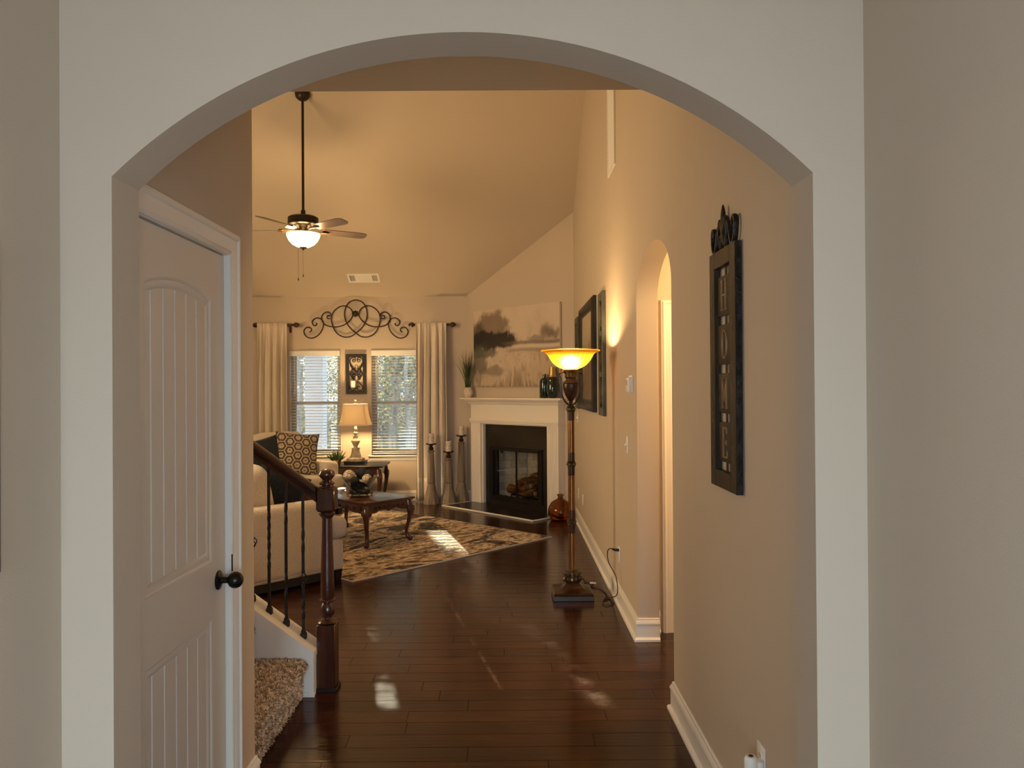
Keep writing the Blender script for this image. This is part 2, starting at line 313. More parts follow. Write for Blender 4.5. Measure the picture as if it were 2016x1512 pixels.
def net_ball():
    M = mat('net_ball', (0.70, 0.60, 0.47), 0.8, bump=0.3, bscale=50); nt = M.node_tree; N = nt.nodes; L = nt.links
    tc = N.new('ShaderNodeTexCoord'); v = N.new('ShaderNodeTexVoronoi'); v.feature = 'DISTANCE_TO_EDGE'; v.inputs['Scale'].default_value = 24
    L.new(tc.outputs['Object'], v.inputs['Vector']); cr = N.new('ShaderNodeValToRGB'); e = cr.color_ramp.elements
    e[0].position = 0.03; e[0].color = (0.09, 0.06, 0.04, 1); e[1].position = 0.07; e[1].color = (0.70, 0.60, 0.47, 1)
    L.new(v.outputs['Distance'], cr.inputs[0]); L.new(cr.outputs[0], principled(M).inputs['Base Color'])
net_ball()

# ------------------------------------------------------------------ mesh helpers
I4 = Matrix.Identity(4)
def T(x, y=None, z=None): return Matrix.Translation(Vector((x, y, z)) if y is not None else Vector(x))
def RZ(a): return Matrix.Rotation(a, 4, 'Z')
def RX(a): return Matrix.Rotation(a, 4, 'X')
def RY(a): return Matrix.Rotation(a, 4, 'Y')

class MB:
    def __init__(s, M=None): s.bm = bmesh.new(); s.M = M or I4; s.cols = None
    def v(s, p): return s.bm.verts.new(s.M @ Vector(p))
    def f(s, vs):
        try: return s.bm.faces.new(vs)
        except ValueError: return None
    def box(s, c, d, bev=0.0, seg=1, R=None):
        r = bmesh.ops.create_cube(s.bm, size=1.0); vs = r['verts']
        bmesh.ops.scale(s.bm, vec=Vector(d), verts=vs)
        if bev:
            es = list({e for v in vs for e in v.link_edges})
            q = bmesh.ops.bevel(s.bm, geom=es, offset=bev, segments=seg, profile=0.5, affect='EDGES')
            vs = list({v for f in q['faces'] for v in f.verts} | {v for v in vs if v.is_valid})
        mm = s.M @ T(Vector(c)) @ (R or I4)
        for v in vs: v.co = mm @ v.co
        return s
    def b2(s, lo, hi, bev=0.0, seg=1):
        lo, hi = Vector(lo), Vector(hi); return s.box((lo + hi) / 2, hi - lo, bev, seg)
    def prism(s, poly, lo, hi, mp):
        a = [s.v(mp(x, y, lo)) for x, y in poly]; b = [s.v(mp(x, y, hi)) for x, y in poly]
        n = len(poly); s.f(a); s.f(b[::-1])
        for i in range(n): s.f((a[i], b[i], b[(i + 1) % n], a[(i + 1) % n]))
        return s
    def lathe(s, prof, c=(0, 0, 0), n=24, R=None, flute=None, phase=0.0, squash=None):
        mm = s.M @ T(Vector(c)) @ (R or I4); rings = []
        for k, (r, z) in enumerate(prof):
            if r < 1e-6: rings.append([s.bm.verts.new(mm @ Vector((0, 0, z)))]); continue
            ring = []
            for i in range(n):
                a = 2 * PI * i / n + phase; rr = r
                if flute: rr = r * (1 + flute(a, k))
                x, y = rr * math.cos(a), rr * math.sin(a)
                if squash: x, y = squash(x, y, r, a)
                ring.append(s.bm.verts.new(mm @ Vector((x, y, z))))
            rings.append(ring)
        for A, B in zip(rings, rings[1:]):
            if len(A) == 1 and len(B) == 1: continue
            for i in range(n):
                j = (i + 1) % n
                if len(A) == 1: s.f((A[0], B[j], B[i]))
                elif len(B) == 1: s.f((A[i], A[j], B[0]))
                else: s.f((A[i], A[j], B[j], B[i]))
        if len(rings[0]) > 1 and prof[0] != prof[-1] and not s.__dict__.get('open'): s.f(rings[0][::-1])
        if len(rings[-1]) > 1 and prof[0] != prof[-1] and not s.__dict__.get('open'): s.f(rings[-1])
        return s
    def tube(s, pts, r, n=8, closed=False, flat=1.0, upv=None):
        pts = [Vector(p) for p in pts]; m_ = len(pts)
        if m_ < 2: return s
        rs = r if isinstance(r, (list, tuple)) else [r] * m_
        rings = []; prev = None
        for i, p in enumerate(pts):
            if closed: t = pts[(i + 1) % m_] - pts[i - 1]
            else: t = pts[min(i + 1, m_ - 1)] - pts[max(i - 1, 0)]
            if t.length < 1e-9: t = Vector((0, 0, 1))
            t.normalize()
            if upv is not None: side = t.cross(Vector(upv))
            elif prev is None: side = t.cross(Vector((0, 0, 1)) if abs(t.z) < 0.9 else Vector((1, 0, 0)))
            else: side = prev - t * prev.dot(t)
            if side.length < 1e-6: side = t.orthogonal()
            side.normalize(); prev = side; u = side.cross(t)
            rings.append([s.v(p + side * (rs[i] * math.cos(2 * PI * k / n)) + u * (rs[i] * flat * math.sin(2 * PI * k / n))) for k in range(n)])
        for i in range(m_ if closed else m_ - 1):
            A, B = rings[i], rings[(i + 1) % m_]
            for k in range(n): s.f((A[k], A[(k + 1) % n], B[(k + 1) % n], B[k]))
        if not closed: s.f(rings[0][::-1]); s.f(rings[-1])
        return s
    def ball(s, c, r, n=16, mrows=10, e=1.0, R=None):
        r = Vector(r) if not isinstance(r, (int, float)) else Vector((r, r, r)); mm = s.M @ T(Vector(c)) @ (R or I4)
        pw = lambda x: math.copysign(abs(x) ** e, x)
        rings = []
        for j in range(mrows + 1):
            th = -PI / 2 + PI * j / mrows
            if j in (0, mrows): rings.append([s.bm.verts.new(mm @ Vector((0, 0, r.z * (1 if j else -1))))]); continue
            rings.append([s.bm.verts.new(mm @ Vector((r.x * pw(math.cos(th)) * pw(math.cos(2 * PI * i / n)), r.y * pw(math.cos(th)) * pw(math.sin(2 * PI * i / n)), r.z * pw(math.sin(th))))) for i in range(n)])
        for A, B in zip(rings, rings[1:]):
            for i in range(n):
                j = (i + 1) % n
                if len(A) == 1: s.f((A[0], B[j], B[i]))
                elif len(B) == 1: s.f((A[i], A[j], B[0]))
                else: s.f((A[i], A[j], B[j], B[i]))
        return s
    def grid(s, fn, nu, nv, closed_u=False):
        P = [[s.v(fn(i / nu, j / nv)) for i in range(nu + (0 if closed_u else 1))] for j in range(nv + 1)]
        for j in range(nv):
            for i in range(nu):
                i2 = (i + 1) % nu if closed_u else i + 1
                s.f((P[j][i], P[j][i2], P[j + 1][i2], P[j + 1][i]))
        return s
    def build(s, name, material, parent=None, loc=None, rotz=0.0, smooth=40, solid=0.0, normals=True):
        if normals: bmesh.ops.recalc_face_normals(s.bm, faces=s.bm.faces[:])
        me = bpy.data.meshes.new(name); s.bm.to_mesh(me); s.bm.free()
        if smooth:
            for p in me.polygons: p.use_smooth = True
            me.set_sharp_from_angle(angle=math.radians(smooth))
        o = bpy.data.objects.new(name, me); COL.objects.link(o)
        me.materials.append(MATS[material] if isinstance(material, str) else material)
        if parent: o.parent = parent
        if loc is not None: o.location = loc
        if rotz: o.rotation_euler = (0, 0, rotz)
        if solid:
            md = o.modifiers.new('thickness', 'SOLIDIFY'); md.thickness = solid; md.offset = 0
        return o

def thing(name, label, cat, loc=(0, 0, 0), rotz=0.0, group=None):
    o = bpy.data.objects.new(name, None); COL.objects.link(o); o.empty_display_size = 0.1
    o.location = loc; o.rotation_euler = (0, 0, rotz); o['label'] = label; o['category'] = cat
    if group: o['group'] = group
    return o
def tag(o, label, cat, group=None):
    o['label'] = label; o['category'] = cat
    if group: o['group'] = group
    return o
def struct(o): o['kind'] = 'structure'; return o
def kids(o): return [c for c in bpy.data.objects if c.parent == o]
def copy_tree(o, label=None, parent=None):
    c = o.copy(); COL.objects.link(c)
    if parent: c.parent = parent
    if label: c['label'] = label
    for k in kids(o): copy_tree(k, None, c)
    return c
def spline(pts, n=6, closed=False):
    pts = [Vector(p) for p in pts]; out = []; m_ = len(pts)
    for i in range(m_ if closed else m_ - 1):
        g = lambda k: pts[k % m_] if closed else pts[max(0, min(m_ - 1, k))]
        p0, p1, p2, p3 = g(i - 1), g(i), g(i + 1), g(i + 2)
        for j in range(n):
            t = j / n
            out.append(0.5 * ((2 * p1) + (p2 - p0) * t + (2 * p0 - 5 * p1 + 4 * p2 - p3) * t * t + (3 * p1 - p0 - 3 * p2 + p3) * t ** 3))
    if not closed: out.append(pts[-1])
    return out
def spiral(cx, cz, r0, r1, a0, a1, n=20):
    return [(cx + (r0 + (r1 - r0) * i / n) * math.cos(a0 + (a1 - a0) * i / n), cz + (r0 + (r1 - r0) * i / n) * math.sin(a0 + (a1 - a0) * i / n)) for i in range(n + 1)]
def sweep_profile(mb, path, prof, closed=False):
    """path: list of 2D points (x,y); prof: list of (out, z); out goes to the right-hand side of the path, mitred"""
    n = len(path); P = [Vector((p[0], p[1])) for p in path]; rings = []
    for i in range(n):
        d0 = (P[i] - P[i - 1]).normalized() if i > 0 else None
        d1 = (P[i + 1] - P[i]).normalized() if i < n - 1 else None
        d0 = d0 or d1; d1 = d1 or d0
        n0 = Vector((d0.y, -d0.x)); n1 = Vector((d1.y, -d1.x)); b = (n0 + n1); b = b / max(1e-6, b.dot(n0)) if b.length > 1e-6 else n0
        rings.append([mb.v((P[i].x + b.x * o, P[i].y + b.y * o, z)) for o, z in prof])
    k = len(prof)
    for A, B in zip(rings, rings[1:]):
        for j in range(k): mb.f((A[j], A[(j + 1) % k], B[(j + 1) % k], B[j]))
    mb.f(rings[0]); mb.f(rings[-1][::-1])
    return mb
BASE_PROF = [(0, 0), (0.030, 0), (0.030, 0.012), (0.024, 0.020), (0.015, 0.024), (0.015, 0.100), (0.019, 0.104), (0.019, 0.110), (0.013, 0.122), (0.009, 0.128), (0.009, 0.136), (0.004, 0.140), (0, 0.140)]
# ================================================================== THE SHELL
XR = 0.79; YB = 10.90; XL = -4.60; RIDGE = 7.0; SL = 0.567; H0 = 2.87
def ceil_z(y): return H0 + SL * (YB - y) if y >= RIDGE else H0 + SL * (YB - RIDGE) - SL * (RIDGE - y)
yz = lambda a, b, e: (e, a, b)          # polygon in (Y,Z) extruded along X
xz = lambda a, b, e: (a, e, b)          # polygon in (X,Z) extruded along Y
A_ = Vector((-0.60, YB, 0)); B_ = Vector((XR, 9.42, 0)); D_ = (B_ - A_).normalized(); N_ = Vector((D_.y, -D_.x, 0)); FPA = math.atan2(D_.y, D_.x)

def arc(c0, c1, zs, rise, n=28):
    """points of a segmental arch from c0 to c1 springing at zs"""
    h = abs(c1 - c0) / 2; R = (h * h + rise * rise) / (2 * rise); mid = (c0 + c1) / 2; zc = zs + rise - R
    t0 = math.asin(h / R); out = []
    for i in range(n + 1):
        t = -t0 + 2 * t0 * i / n; sgn = 1 if c1 > c0 else -1
        out.append((mid + sgn * R * math.sin(t), zc + R * math.cos(t)))
    return out
def earc(c0, c1, zs, rise, n=24):
    h = (c1 - c0) / 2; mid = (c0 + c1) / 2
    return [(mid - h * math.cos(PI * i / n), zs + rise * math.sin(PI * i / n)) for i in range(n + 1)]

# floor slab, then every board on it
b = MB(); b.b2((-4.7, -5.1, -0.15), (2.7, 2.76, 0.0)); b.b2((-4.7, 2.76, -0.15), (2.7, 11.05, -0.013))
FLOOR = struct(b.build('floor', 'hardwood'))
def plank(x0, x1, y0, y1):
    g = 0.0005; z = random.uniform(-0.0006, 0.0)
    mb = MB(); x0 += g; x1 -= g; y0 += g; y1 -= g; c = 0.0012
    a = [mb.v(p) for p in ((x0, y0, -0.0125), (x1, y0, -0.0125), (x1, y1, -0.0125), (x0, y1, -0.0125))]
    e = [mb.v(p) for p in ((x0, y0, z - c), (x1, y0, z - c), (x1, y1, z - c), (x0, y1, z - c))]
    t = [mb.v(p) for p in ((x0 + c, y0 + c, z), (x1 - c, y0 + c, z), (x1 - c, y1 - c, z), (x0 + c, y1 - c, z))]
    for i in range(4):
        j = (i + 1) % 4; mb.f((a[i], a[j], e[j], e[i])); mb.f((e[i], e[j], t[j], t[i]))
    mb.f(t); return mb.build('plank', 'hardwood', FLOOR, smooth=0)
PW = 0.127; y = 2.76; rr = random.Random(3)
while y < YB - 0.02:
    y1 = min(y + PW, YB); spans = []
    if y1 < 3.06: spans.append((-1.0, XR))
    elif y1 < 4.12: spans.append((-1.08, XR))
    else: spans.append((-2.75, XR if y < 9.42 else XR - (y - 9.42) * 0.94))
    if y1 > 3.62 and y < 4.96:
        if y > 3.70 and y1 < 4.86: spans[0] = (spans[0][0], 1.9)
        else: spans.append((0.92, 1.9))
    for s0, s1 in spans:
        x = s0 - rr.uniform(0, 0.9)
        while x < s1 - 0.02:
            L_ = rr.choice((0.62, 0.8, 0.95, 1.1, 1.22)) if y < 7.5 else 1.45
            a0, a1 = max(x, s0), min(x + L_, s1)
            if a1 - a0 > 0.03: plank(a0, a1, y, y1)
            x += L_
    y = y1

# walls ------------------------------------------------------------
sp = earc(4.80, 3.76, 2.085, 0.288)
poly = [(1.91, 0), (3.76, 0)] + sp[::-1] + [(4.80, 0), (9.56, 0), (9.56, ceil_z(9.56)), (RIDGE, ceil_z(RIDGE)), (3.035, ceil_z(3.035)), (3.035, 2.74), (1.91, 2.74)]
struct(MB().prism(poly, XR, 0.92, yz).build('wall_right', 'wall_paint', smooth=25))
ar = arc(-0.912, 0.703, 2.063, 0.329, 40)
poly = [(-1.16, 0), (-0.912, 0)] + ar + [(0.703, 0), (0.95, 0), (0.95, 2.9), (-1.16, 2.9)]
struct(MB().prism(poly, 1.78, 1.91, xz).build('wall_archway', 'wall_paint', smooth=25))
b = MB(); b.b2((-1.16, -5.0, 0), (-1.031, -1.85, 2.9)); b.b2((-1.16, -0.55, 0), (-1.031, 1.78, 2.9)); b.b2((-1.16, -1.85, 0), (-1.031, -0.55, 0.75)); b.b2((-1.16, -1.85, 1.75), (-1.031, -0.55, 2.9)); struct(b.build('wall_foyer_left', 'wall_paint'))
b = MB(); b.b2((0.8225, -5.0, 0), (0.95, -1.85, 2.9)); b.b2((0.8225, -0.55, 0), (0.95, 1.78, 2.9)); b.b2((0.8225, -1.85, 0), (0.95, -0.55, 0.75)); b.b2((0.8225, -1.85, 1.75), (0.95, -0.55, 2.9)); struct(b.build('wall_foyer_right', 'wall_paint'))
b = MB(); b.b2((-1.16, -5.12, 0), (-0.75, -5.0, 2.9)); b.b2((0.71, -5.12, 0), (0.95, -5.0, 2.9)); b.b2((-0.75, -5.12, 2.05), (0.71, -5.0, 2.9))
struct(b.build('wall_entry', 'wall_paint'))
b = MB(); b.b2((-1.16, -5.12, 2.74), (0.95, 1.78, 2.86)); struct(b.build('ceiling_foyer', 'ceiling_paint'))
b = MB(); b.b2((-1.12, 1.91, 2.74), (XR, 3.035, 2.86)); struct(b.build('ceiling_hall', 'ceiling_paint'))
# left wall of the hall with the closet door opening
poly = [(1.91, 0), (2.030, 0), (2.030, 2.058), (2.772, 2.058), (2.772, 0), (3.035, 0), (3.035, 2.74), (1.91, 2.74)]
struct(MB().prism(poly, -1.005, -1.12, yz).build('wall_closet', 'wall_paint', smooth=0))
poly = [(-4.7, 0), (-1.12, 0), (-1.12, 2.752), (XR, 2.752), (XR, ceil_z(3.035) + 0.06), (-4.7, ceil_z(3.035) + 0.06)]
b = MB(); b.prism(poly, 2.925, 3.035, xz); struct(b.build('wall_front', 'wall_paint', smooth=0))
# closet shell behind the door keeps it dark
b = MB(); b.b2((-2.0, 1.78, 0), (-1.9, 2.925, 2.74)); b.b2((-1.9, 1.78, 0), (-1.12, 1.91, 2.74)); b.b2((-1.9, 1.78, 2.74), (-1.12, 2.925, 2.84)); struct(b.build('wall_closet_back', 'wall_paint'))
poly = [(2.925, 0), (11.05, 0), (11.05, ceil_z(11.05)), (RIDGE, ceil_z(RIDGE)), (2.925, ceil_z(2.925))]
struct(MB().prism(poly, -4.7, XL, yz).build('wall_left', 'wall_paint', smooth=0))
# back wall with two window openings
WIN = [(-3.090, -2.380), (-1.945, -1.240)]; WZ = (0.640, 2.115)
b = MB(); xs = [-4.7, WIN[0][0], WIN[0][1], WIN[1][0], WIN[1][1], 0.2]
for i in (0, 2, 4): b.b2((xs[i], YB, 0), (xs[i + 1], 11.05, H0))
for x0, x1 in WIN: b.b2((x0, YB, 0), (x1, 11.05, WZ[0])); b.b2((x0, YB, WZ[1]), (x1, 11.05, H0))
struct(b.build('wall_back', 'wall_paint', smooth=0))
# corner wall for the fireplace, with the firebox opening
FM = Matrix.Translation(A_) @ RZ(FPA)            # local x along the wall, -y into the room
uz = lambda a, c, e: (a, e, c)
FB = (0.56, 1.50, 0.085, 0.785)
b = MB(FM); LW = (B_ - A_).length
b.prism([(-0.15, 0), (FB[0], 0), (FB[0], FB[3]), (FB[1], FB[3]), (FB[1], 0), (LW + 0.15, 0), (LW + 0.15, ceil_z(9.42) + 0.05), (LW, ceil_z(9.42)), (0, H0), (-0.15, H0)], 0.0, 0.12, uz)
b.b2((FB[0], 0, 0), (FB[1], 0.12, FB[2]))
struct(b.build('wall_corner', 'wall_paint', smooth=0))
# vaulted ceiling
b = MB()
b.prism([(11.05, ceil_z(11.05)), (RIDGE, ceil_z(RIDGE)), (2.925, ceil_z(2.925)), (2.925, ceil_z(2.925) + 0.14), (RIDGE, ceil_z(RIDGE) + 0.14), (11.05, ceil_z(11.05) + 0.14)], -4.7, 0.95, yz)
struct(b.build('ceiling', 'ceiling_paint', smooth=0))
# side hallway seen through the small arch
b = MB(); b.b2((0.92, 4.96, 0), (1.045, 5.08, 2.6)); b.b2((1.045, 4.96, 2.06), (1.81, 5.08, 2.6)); b.b2((1.81, 4.96, 0), (2.6, 5.08, 2.6)); struct(b.build('wall_hallway_back', 'wall_paint'))
b = MB(); b.b2((0.92, 3.45, 0), (2.6, 3.57, 2.6)); struct(b.build('wall_hallway_front', 'wall_paint'))
b = MB(); b.b2((2.5, 3.57, 0), (2.6, 4.96, 2.6)); struct(b.build('wall_hallway_side', 'wall_paint'))
b = MB(); b.b2((0.92, 3.45, 2.44), (2.6, 5.08, 2.6)); struct(b.build('ceiling_hallway', 'ceiling_paint'))

# baseboards --------------------------------------------------------
def baseboard(name, path):
    mb = MB(); sweep_profile(mb, path, BASE_PROF); return struct(mb.build(name, 'trim_paint', smooth=30))
baseboard('baseboard_hall_right', [(0.92, 3.76), (XR, 3.76), (XR, 1.915)])
q = A_ + D_ * 1.865
baseboard('baseboard_right', [(q.x, q.y), (B_.x, B_.y), (XR, 4.80), (0.92, 4.80)])
q = A_ + D_ * 0.205
baseboard('baseboard_back', [(XL, YB), (A_.x, A_.y), (q.x, q.y)])
baseboard('baseboard_hall_left', [(-1.005, 2.862), (-1.005, 3.035), (-1.066, 3.035)])
baseboard('baseboard_hallway', [(0.93, 4.96), (0.955, 4.96)])
baseboard('baseboard_foyer_left', [(-1.031, -4.98), (-1.031, 1.78), (-0.915, 1.78)])
baseboard('baseboard_foyer_right', [(0.707, 1.78), (0.8225, 1.78), (0.8225, -4.98)])

def ring(mb, x0, x1, z0, z1, w, y0, y1, wb=None):
    wb = wb or w
    mb.b2((x0, y0, z0), (x0 + w, y1, z1)); mb.b2((x1 - w, y0, z0), (x1, y1, z1)); mb.b2((x0 + w, y0, z0), (x1 - w, y1, z0 + wb)); mb.b2((x0 + w, y0, z1 - w), (x1 - w, y1, z1)); return mb
# closet door -------------------------------------------------------
CAS = [(0, 0), (0, .009), (.005, .013), (.012, .012), (.016, .009), (.022, .013), (.055, .017), (.062, .023), (.070, .023), (.074, .017), (.080, .017), (.084, .008), (.084, 0)]
door1 = bpy.data.objects.new('door_1', None); COL.objects.link(door1); struct(door1); door1.location = (-1.005, 2.4, 0)
DM = Matrix(((0, 0, 1, 0), (1, 0, 0, -2.4), (0, 1, 0, 0), (0, 0, 0, 1)))     # (along Y, up, out) -> local
b = MB(DM); sweep_profile(b, [(2.764, 0), (2.764, 2.052), (2.036, 2.052), (2.036, 0)], CAS); b.build('casing', 'trim_paint', door1, smooth=30)
b = MB(DM)
b.b2((2.764, 0, -0.115), (2.772, 2.058, 0.0)); b.b2((2.030, 0, -0.115), (2.036, 2.058, 0)); b.b2((2.036, 2.050, -0.115), (2.764, 2.058, 0)); b.b2((2.745, 0, -0.06), (2.764, 2.05, -0.052)); b.build('jamb', 'trim_paint', door1, smooth=0)
P0, P1 = 2.155, 2.645; LF = -0.012
up = lambda a, c, e: (a, c, e)
b = MB(DM)
b.b2((2.038, 0.012, LF - .035), (P0, 2.046, LF)); b.b2((P1, 0.012, LF - .035), (2.762, 2.046, LF))
b.b2((P0, 0.012, LF - .035), (P1, 0.215, LF)); b.b2((P0, 0.79, LF - .035), (P1, 0.985, LF))
ap = arc(P0, P1, 1.878, 0.036, 20)
b.prism([(P0, 2.046)] + ap + [(P1, 2.046)], LF - .035, LF, up)
b.build('leaf', 'door_paint', door1, smooth=0)
STK = [(0, 0.0), (.005, -.001), (.010, -.006), (.018, -.005), (.026, -.006), (.036, -.011), (.040, -.016), (.040, -.030), (0, -.030)]
def closed_sweep(mb, path, prof):
    n = len(path); P = [Vector(p) for p in path]; rings = []
    for i in range(n):
        d0 = (P[i] - P[i - 1]).normalized(); d1 = (P[(i + 1) % n] - P[i]).normalized()
        n0 = Vector((d0.y, -d0.x)); n1 = Vector((d1.y, -d1.x)); bb = n0 + n1; bb = bb / max(1e-6, bb.dot(n0))
        rings.append([mb.v((P[i].x + bb.x * o, P[i].y + bb.y * o, z)) for o, z in prof])
    k = len(prof)
    for i in range(n):
        A, B = rings[i], rings[(i + 1) % n]
        for j in range(k): mb.f((A[j], A[(j + 1) % k], B[(j + 1) % k], B[j]))
for nm, path in (('upper', [(P0, 0.985)] + ap + [(P1, 0.985)]), ('lower', [(P0, 0.215), (P0, 0.79), (P1, 0.79), (P1, 0.215)])):
    b = MB(DM @ T(0, 0, LF)); closed_sweep(b, path, STK); b.build('panel_moulding', 'door_paint', door1, smooth=50)
gro = [P0 + .03, 2.217, 2.298, 2.379, 2.460, 2.541, P1 - .028]
for z0, z1 in ((0.245, 0.765), (1.01, 1.885)):
    for g0, g1 in zip(gro, gro[1:]):
        b = MB(DM); c = .0045; zz = LF - .010
        b.prism([(g0, zz - .02), (g0, zz - c), (g0 + c, zz), (g1 - c, zz), (g1, zz - c), (g1, zz - .02)], z0, z1, lambda a, c_, e: (a, e, c_))
        b.build('panel_board', 'door_paint', door1, smooth=0)
kn = onX(430, 1142, -1.017)
b = MB(T(0.012 - 0.024, kn.y - 2.4, kn.z) @ RY(PI / 2))
b.lathe([(0, 0), (.034, 0), (.034, .003), (.030, .007), (.018, .010), (.012, .013), (.0105, .032), (.014, .036), (.023, .042), (.0285, .053), (.0285, .064), (.024, .075), (.014, .083), (0, .086)], n=28)
b.build('knob', 'bronze_dark', door1)
b = MB(DM); b.b2((2.7645, kn.z + .01, -.030), (2.7665, kn.z + .075, .0105), .0008); b.box((2.767, kn.z + .045, 0.008), (.004, .06, .010)); b.build('strike_plate', 'bronze_dark', door1)

# second door, in the side hallway: its casing shows past the arch
door2 = bpy.data.objects.new('door_2', None); COL.objects.link(door2); struct(door2); door2.location = (1.43, 4.96, 0)
M2 = Matrix(((1, 0, 0, -1.43), (0, 0, -1, 0), (0, 1, 0, 0), (0, 0, 0, 1)))
b = MB(M2); sweep_profile(b, [(1.800, 0), (1.800, 2.045), (1.056, 2.045), (1.056, 0)], CAS); b.build('casing', 'trim_paint', door2, smooth=30)
b = MB(M2); b.b2((1.05, 0, -.11), (1.062, 2.05, 0)); b.b2((1.794, 0, -.11), (1.805, 2.05, 0)); b.b2((1.062, 2.04, -.11), (1.794, 2.052, 0)); b.build('jamb', 'trim_paint', door2, smooth=0)
b = MB(M2); b.b2((1.063, 0.01, -.055), (1.17, 2.038, -.02)); b.b2((1.69, 0.01, -.055), (1.793, 2.038, -.02)); b.b2((1.17, 0.01, -.055), (1.69, 0.22, -.02)); b.b2((1.17, .8, -.055), (1.69, .98, -.02)); b.b2((1.17, 1.88, -.055), (1.69, 2.038, -.02)); b.b2((1.17, .2, -.05), (1.69, 1.9, -.03)); b.build('leaf', 'door_paint', door2, smooth=0)

# glazed entry door behind the camera, the source of the cool daylight
door3 = bpy.data.objects.new('door_3', None); COL.objects.link(door3); struct(door3); door3.location = (-0.35, -5.0, 0)
b = MB(); b.b2((-.40, -.06, 0), (-.32, -.02, 2.05)); b.b2((.32, -.06, 0), (.40, -.02, 2.05)); b.b2((-.32, -.06, 0), (.32, -.02, .2)); b.b2((-.32, -.06, 1.93), (.32, -.02, 2.05)); b.build('leaf', 'door_paint', door3, smooth=0)
b = MB(); b.b2((-.32, -.045, .2), (.32, -.040, 1.93)); b.build('pane', 'window_glass', door3, smooth=0)
for x0, x1 in ((-.40, -.40), (.40, 1.06)):
    if x1 > x0:
        b = MB(); ring(b, x0, x1, 0, 2.05, .06, -.06, -.02); b.build('sidelight_frame', 'door_paint', door3, smooth=0)
        b = MB(); b.b2((x0 + .06, -.045, .06), (x1 - .06, -.040, 1.99)); b.build('pane', 'window_glass', door3, smooth=0)

for n_, x in ((3, -1.095), (4, 0.886)):  # invented side windows, added so the foyer fill lamps have openings
    w = bpy.data.objects.new('window_%d' % n_, None); COL.objects.link(w); struct(w); w.location = (x, -1.2, 0)
    b = MB(RZ(PI / 2)); ring(b, -.65, .65, .75, 1.75, .05, -.03, .03); b.build('window_frame', 'vinyl_frame', w, smooth=0)  # frame of the added side window
    b = MB(RZ(PI / 2)); b.b2((-.60, -.003, .80), (.60, .003, 1.70)); b.build('pane', 'window_glass', w, smooth=0)  # pane of the added side window
# windows -----------------------------------------------------------
for i, (x0, x1) in enumerate(WIN):
    w = bpy.data.objects.new('window_%d' % (i + 1), None); COL.objects.link(w); struct(w); w.location = ((x0 + x1) / 2, YB, 0)
    h = (x1 - x0) / 2; zm = (WZ[0] + WZ[1]) / 2
    ring(MB(), -h, h, WZ[0], WZ[1], .028, .085, .15).build('window_frame', 'vinyl_frame', w, smooth=0)
    ring(MB(), -h + .028, h - .028, zm - .016, WZ[1] - .028, .036, .115, .140).build('upper_sash', 'vinyl_frame', w, smooth=0)
    ring(MB(), -h + .028, h - .028, WZ[0] + .028, zm + .022, .040, .088, .114, .05).build('lower_sash', 'vinyl_frame', w, smooth=0)
    b = MB(); b.b2((-h + .06, .126, zm), (h - .06, .129, WZ[1] - .05)); b.build('pane', 'window_glass', w, smooth=0)
    b = MB(); b.b2((-h + .06, .100, WZ[0] + .07), (h - .06, .103, zm)); b.build('pane', 'window_glass', w, smooth=0)
    b = MB(); b.b2((-h - .045, -.035, WZ[0] - .022), (h + .045, .085, WZ[0]), .005, 2); b.build('sill', 'trim_paint', w)
    b = MB(T(0, 0, 0)); b.prism([(0, -.022), (-.016, -.022), (-.013, -.045), (-.010, -.07), (-.004, -.082), (0, -.082)], -h - .03, h + .03, lambda a, c, e: (e, a, WZ[0] + c)); b.build('apron', 'trim_paint', w, smooth=30)
    # blind
    t = thing('window_blind', ('white slatted blind in the left window beside the patterned pillow' if i == 0 else 'white slatted blind in the right window by the long curtain'), 'blind', ((x0 + x1) / 2, YB + .045, WZ[1]), group='white slatted blinds')
    b = MB(); b.b2((-h + .004, -.030, -.055), (h - .004, .028, -.004)); b.b2((-h - .004, -.062, -.078), (h + .004, -.046, -.002), .003); b.b2((-h - .004, -.062, -.078), (-h + .002, -.03, -.002)); b.b2((h - .002, -.062, -.078), (h + .004, -.03, -.002)); b.build('valance', 'blind_white', t, smooth=30)
    ns = 33; z0 = -.095; z1 = -(WZ[1] - WZ[0]) + .048; me = None; random.seed(11 + i)
    for k in range(ns):
        z = z0 + (z1 - z0) * k / (ns - 1)
        if me is None:
            mb = MB()
            mb.prism([(-.0245, -.001), (-.012, .0015), (0, .0022), (.012, .0015), (.0245, -.001), (.0245, -.0035), (.012, -.001), (0, -.0003), (-.012, -.001), (-.0245, -.0035)], -h + .006, h - .006, lambda a, c, e: (e, a, c))
            s_ = mb.build('slat', 'blind_white', t, smooth=60); me = s_.data
        else:
            s_ = bpy.data.objects.new('slat', me); COL.objects.link(s_); s_.parent = t
        s_.location = (0, 0, z); s_.rotation_euler = (math.radians(5) + random.uniform(-.03, .03), random.uniform(-.002, .002), 0)
    b = MB(); b.b2((-h + .006, -.025, z1 - .035), (h - .006, .025, z1 - .02), .003); b.build('bottom_rail', 'blind_white', t)
    b = MB()
    for x in (-h * .62, h * .62):
        for yy in (-.027, .027): b.tube([(x, yy, -.05), (x, yy, z1 - .02)], .0012, 5)
    b.build('ladder_cords', 'blind_white', t)
    b = MB(); b.tube([(-h + .07, -.055, -.06), (-h + .072, -.057, -.62)], .004, 6); b.build('tilt_wand', 'blind_white', t)

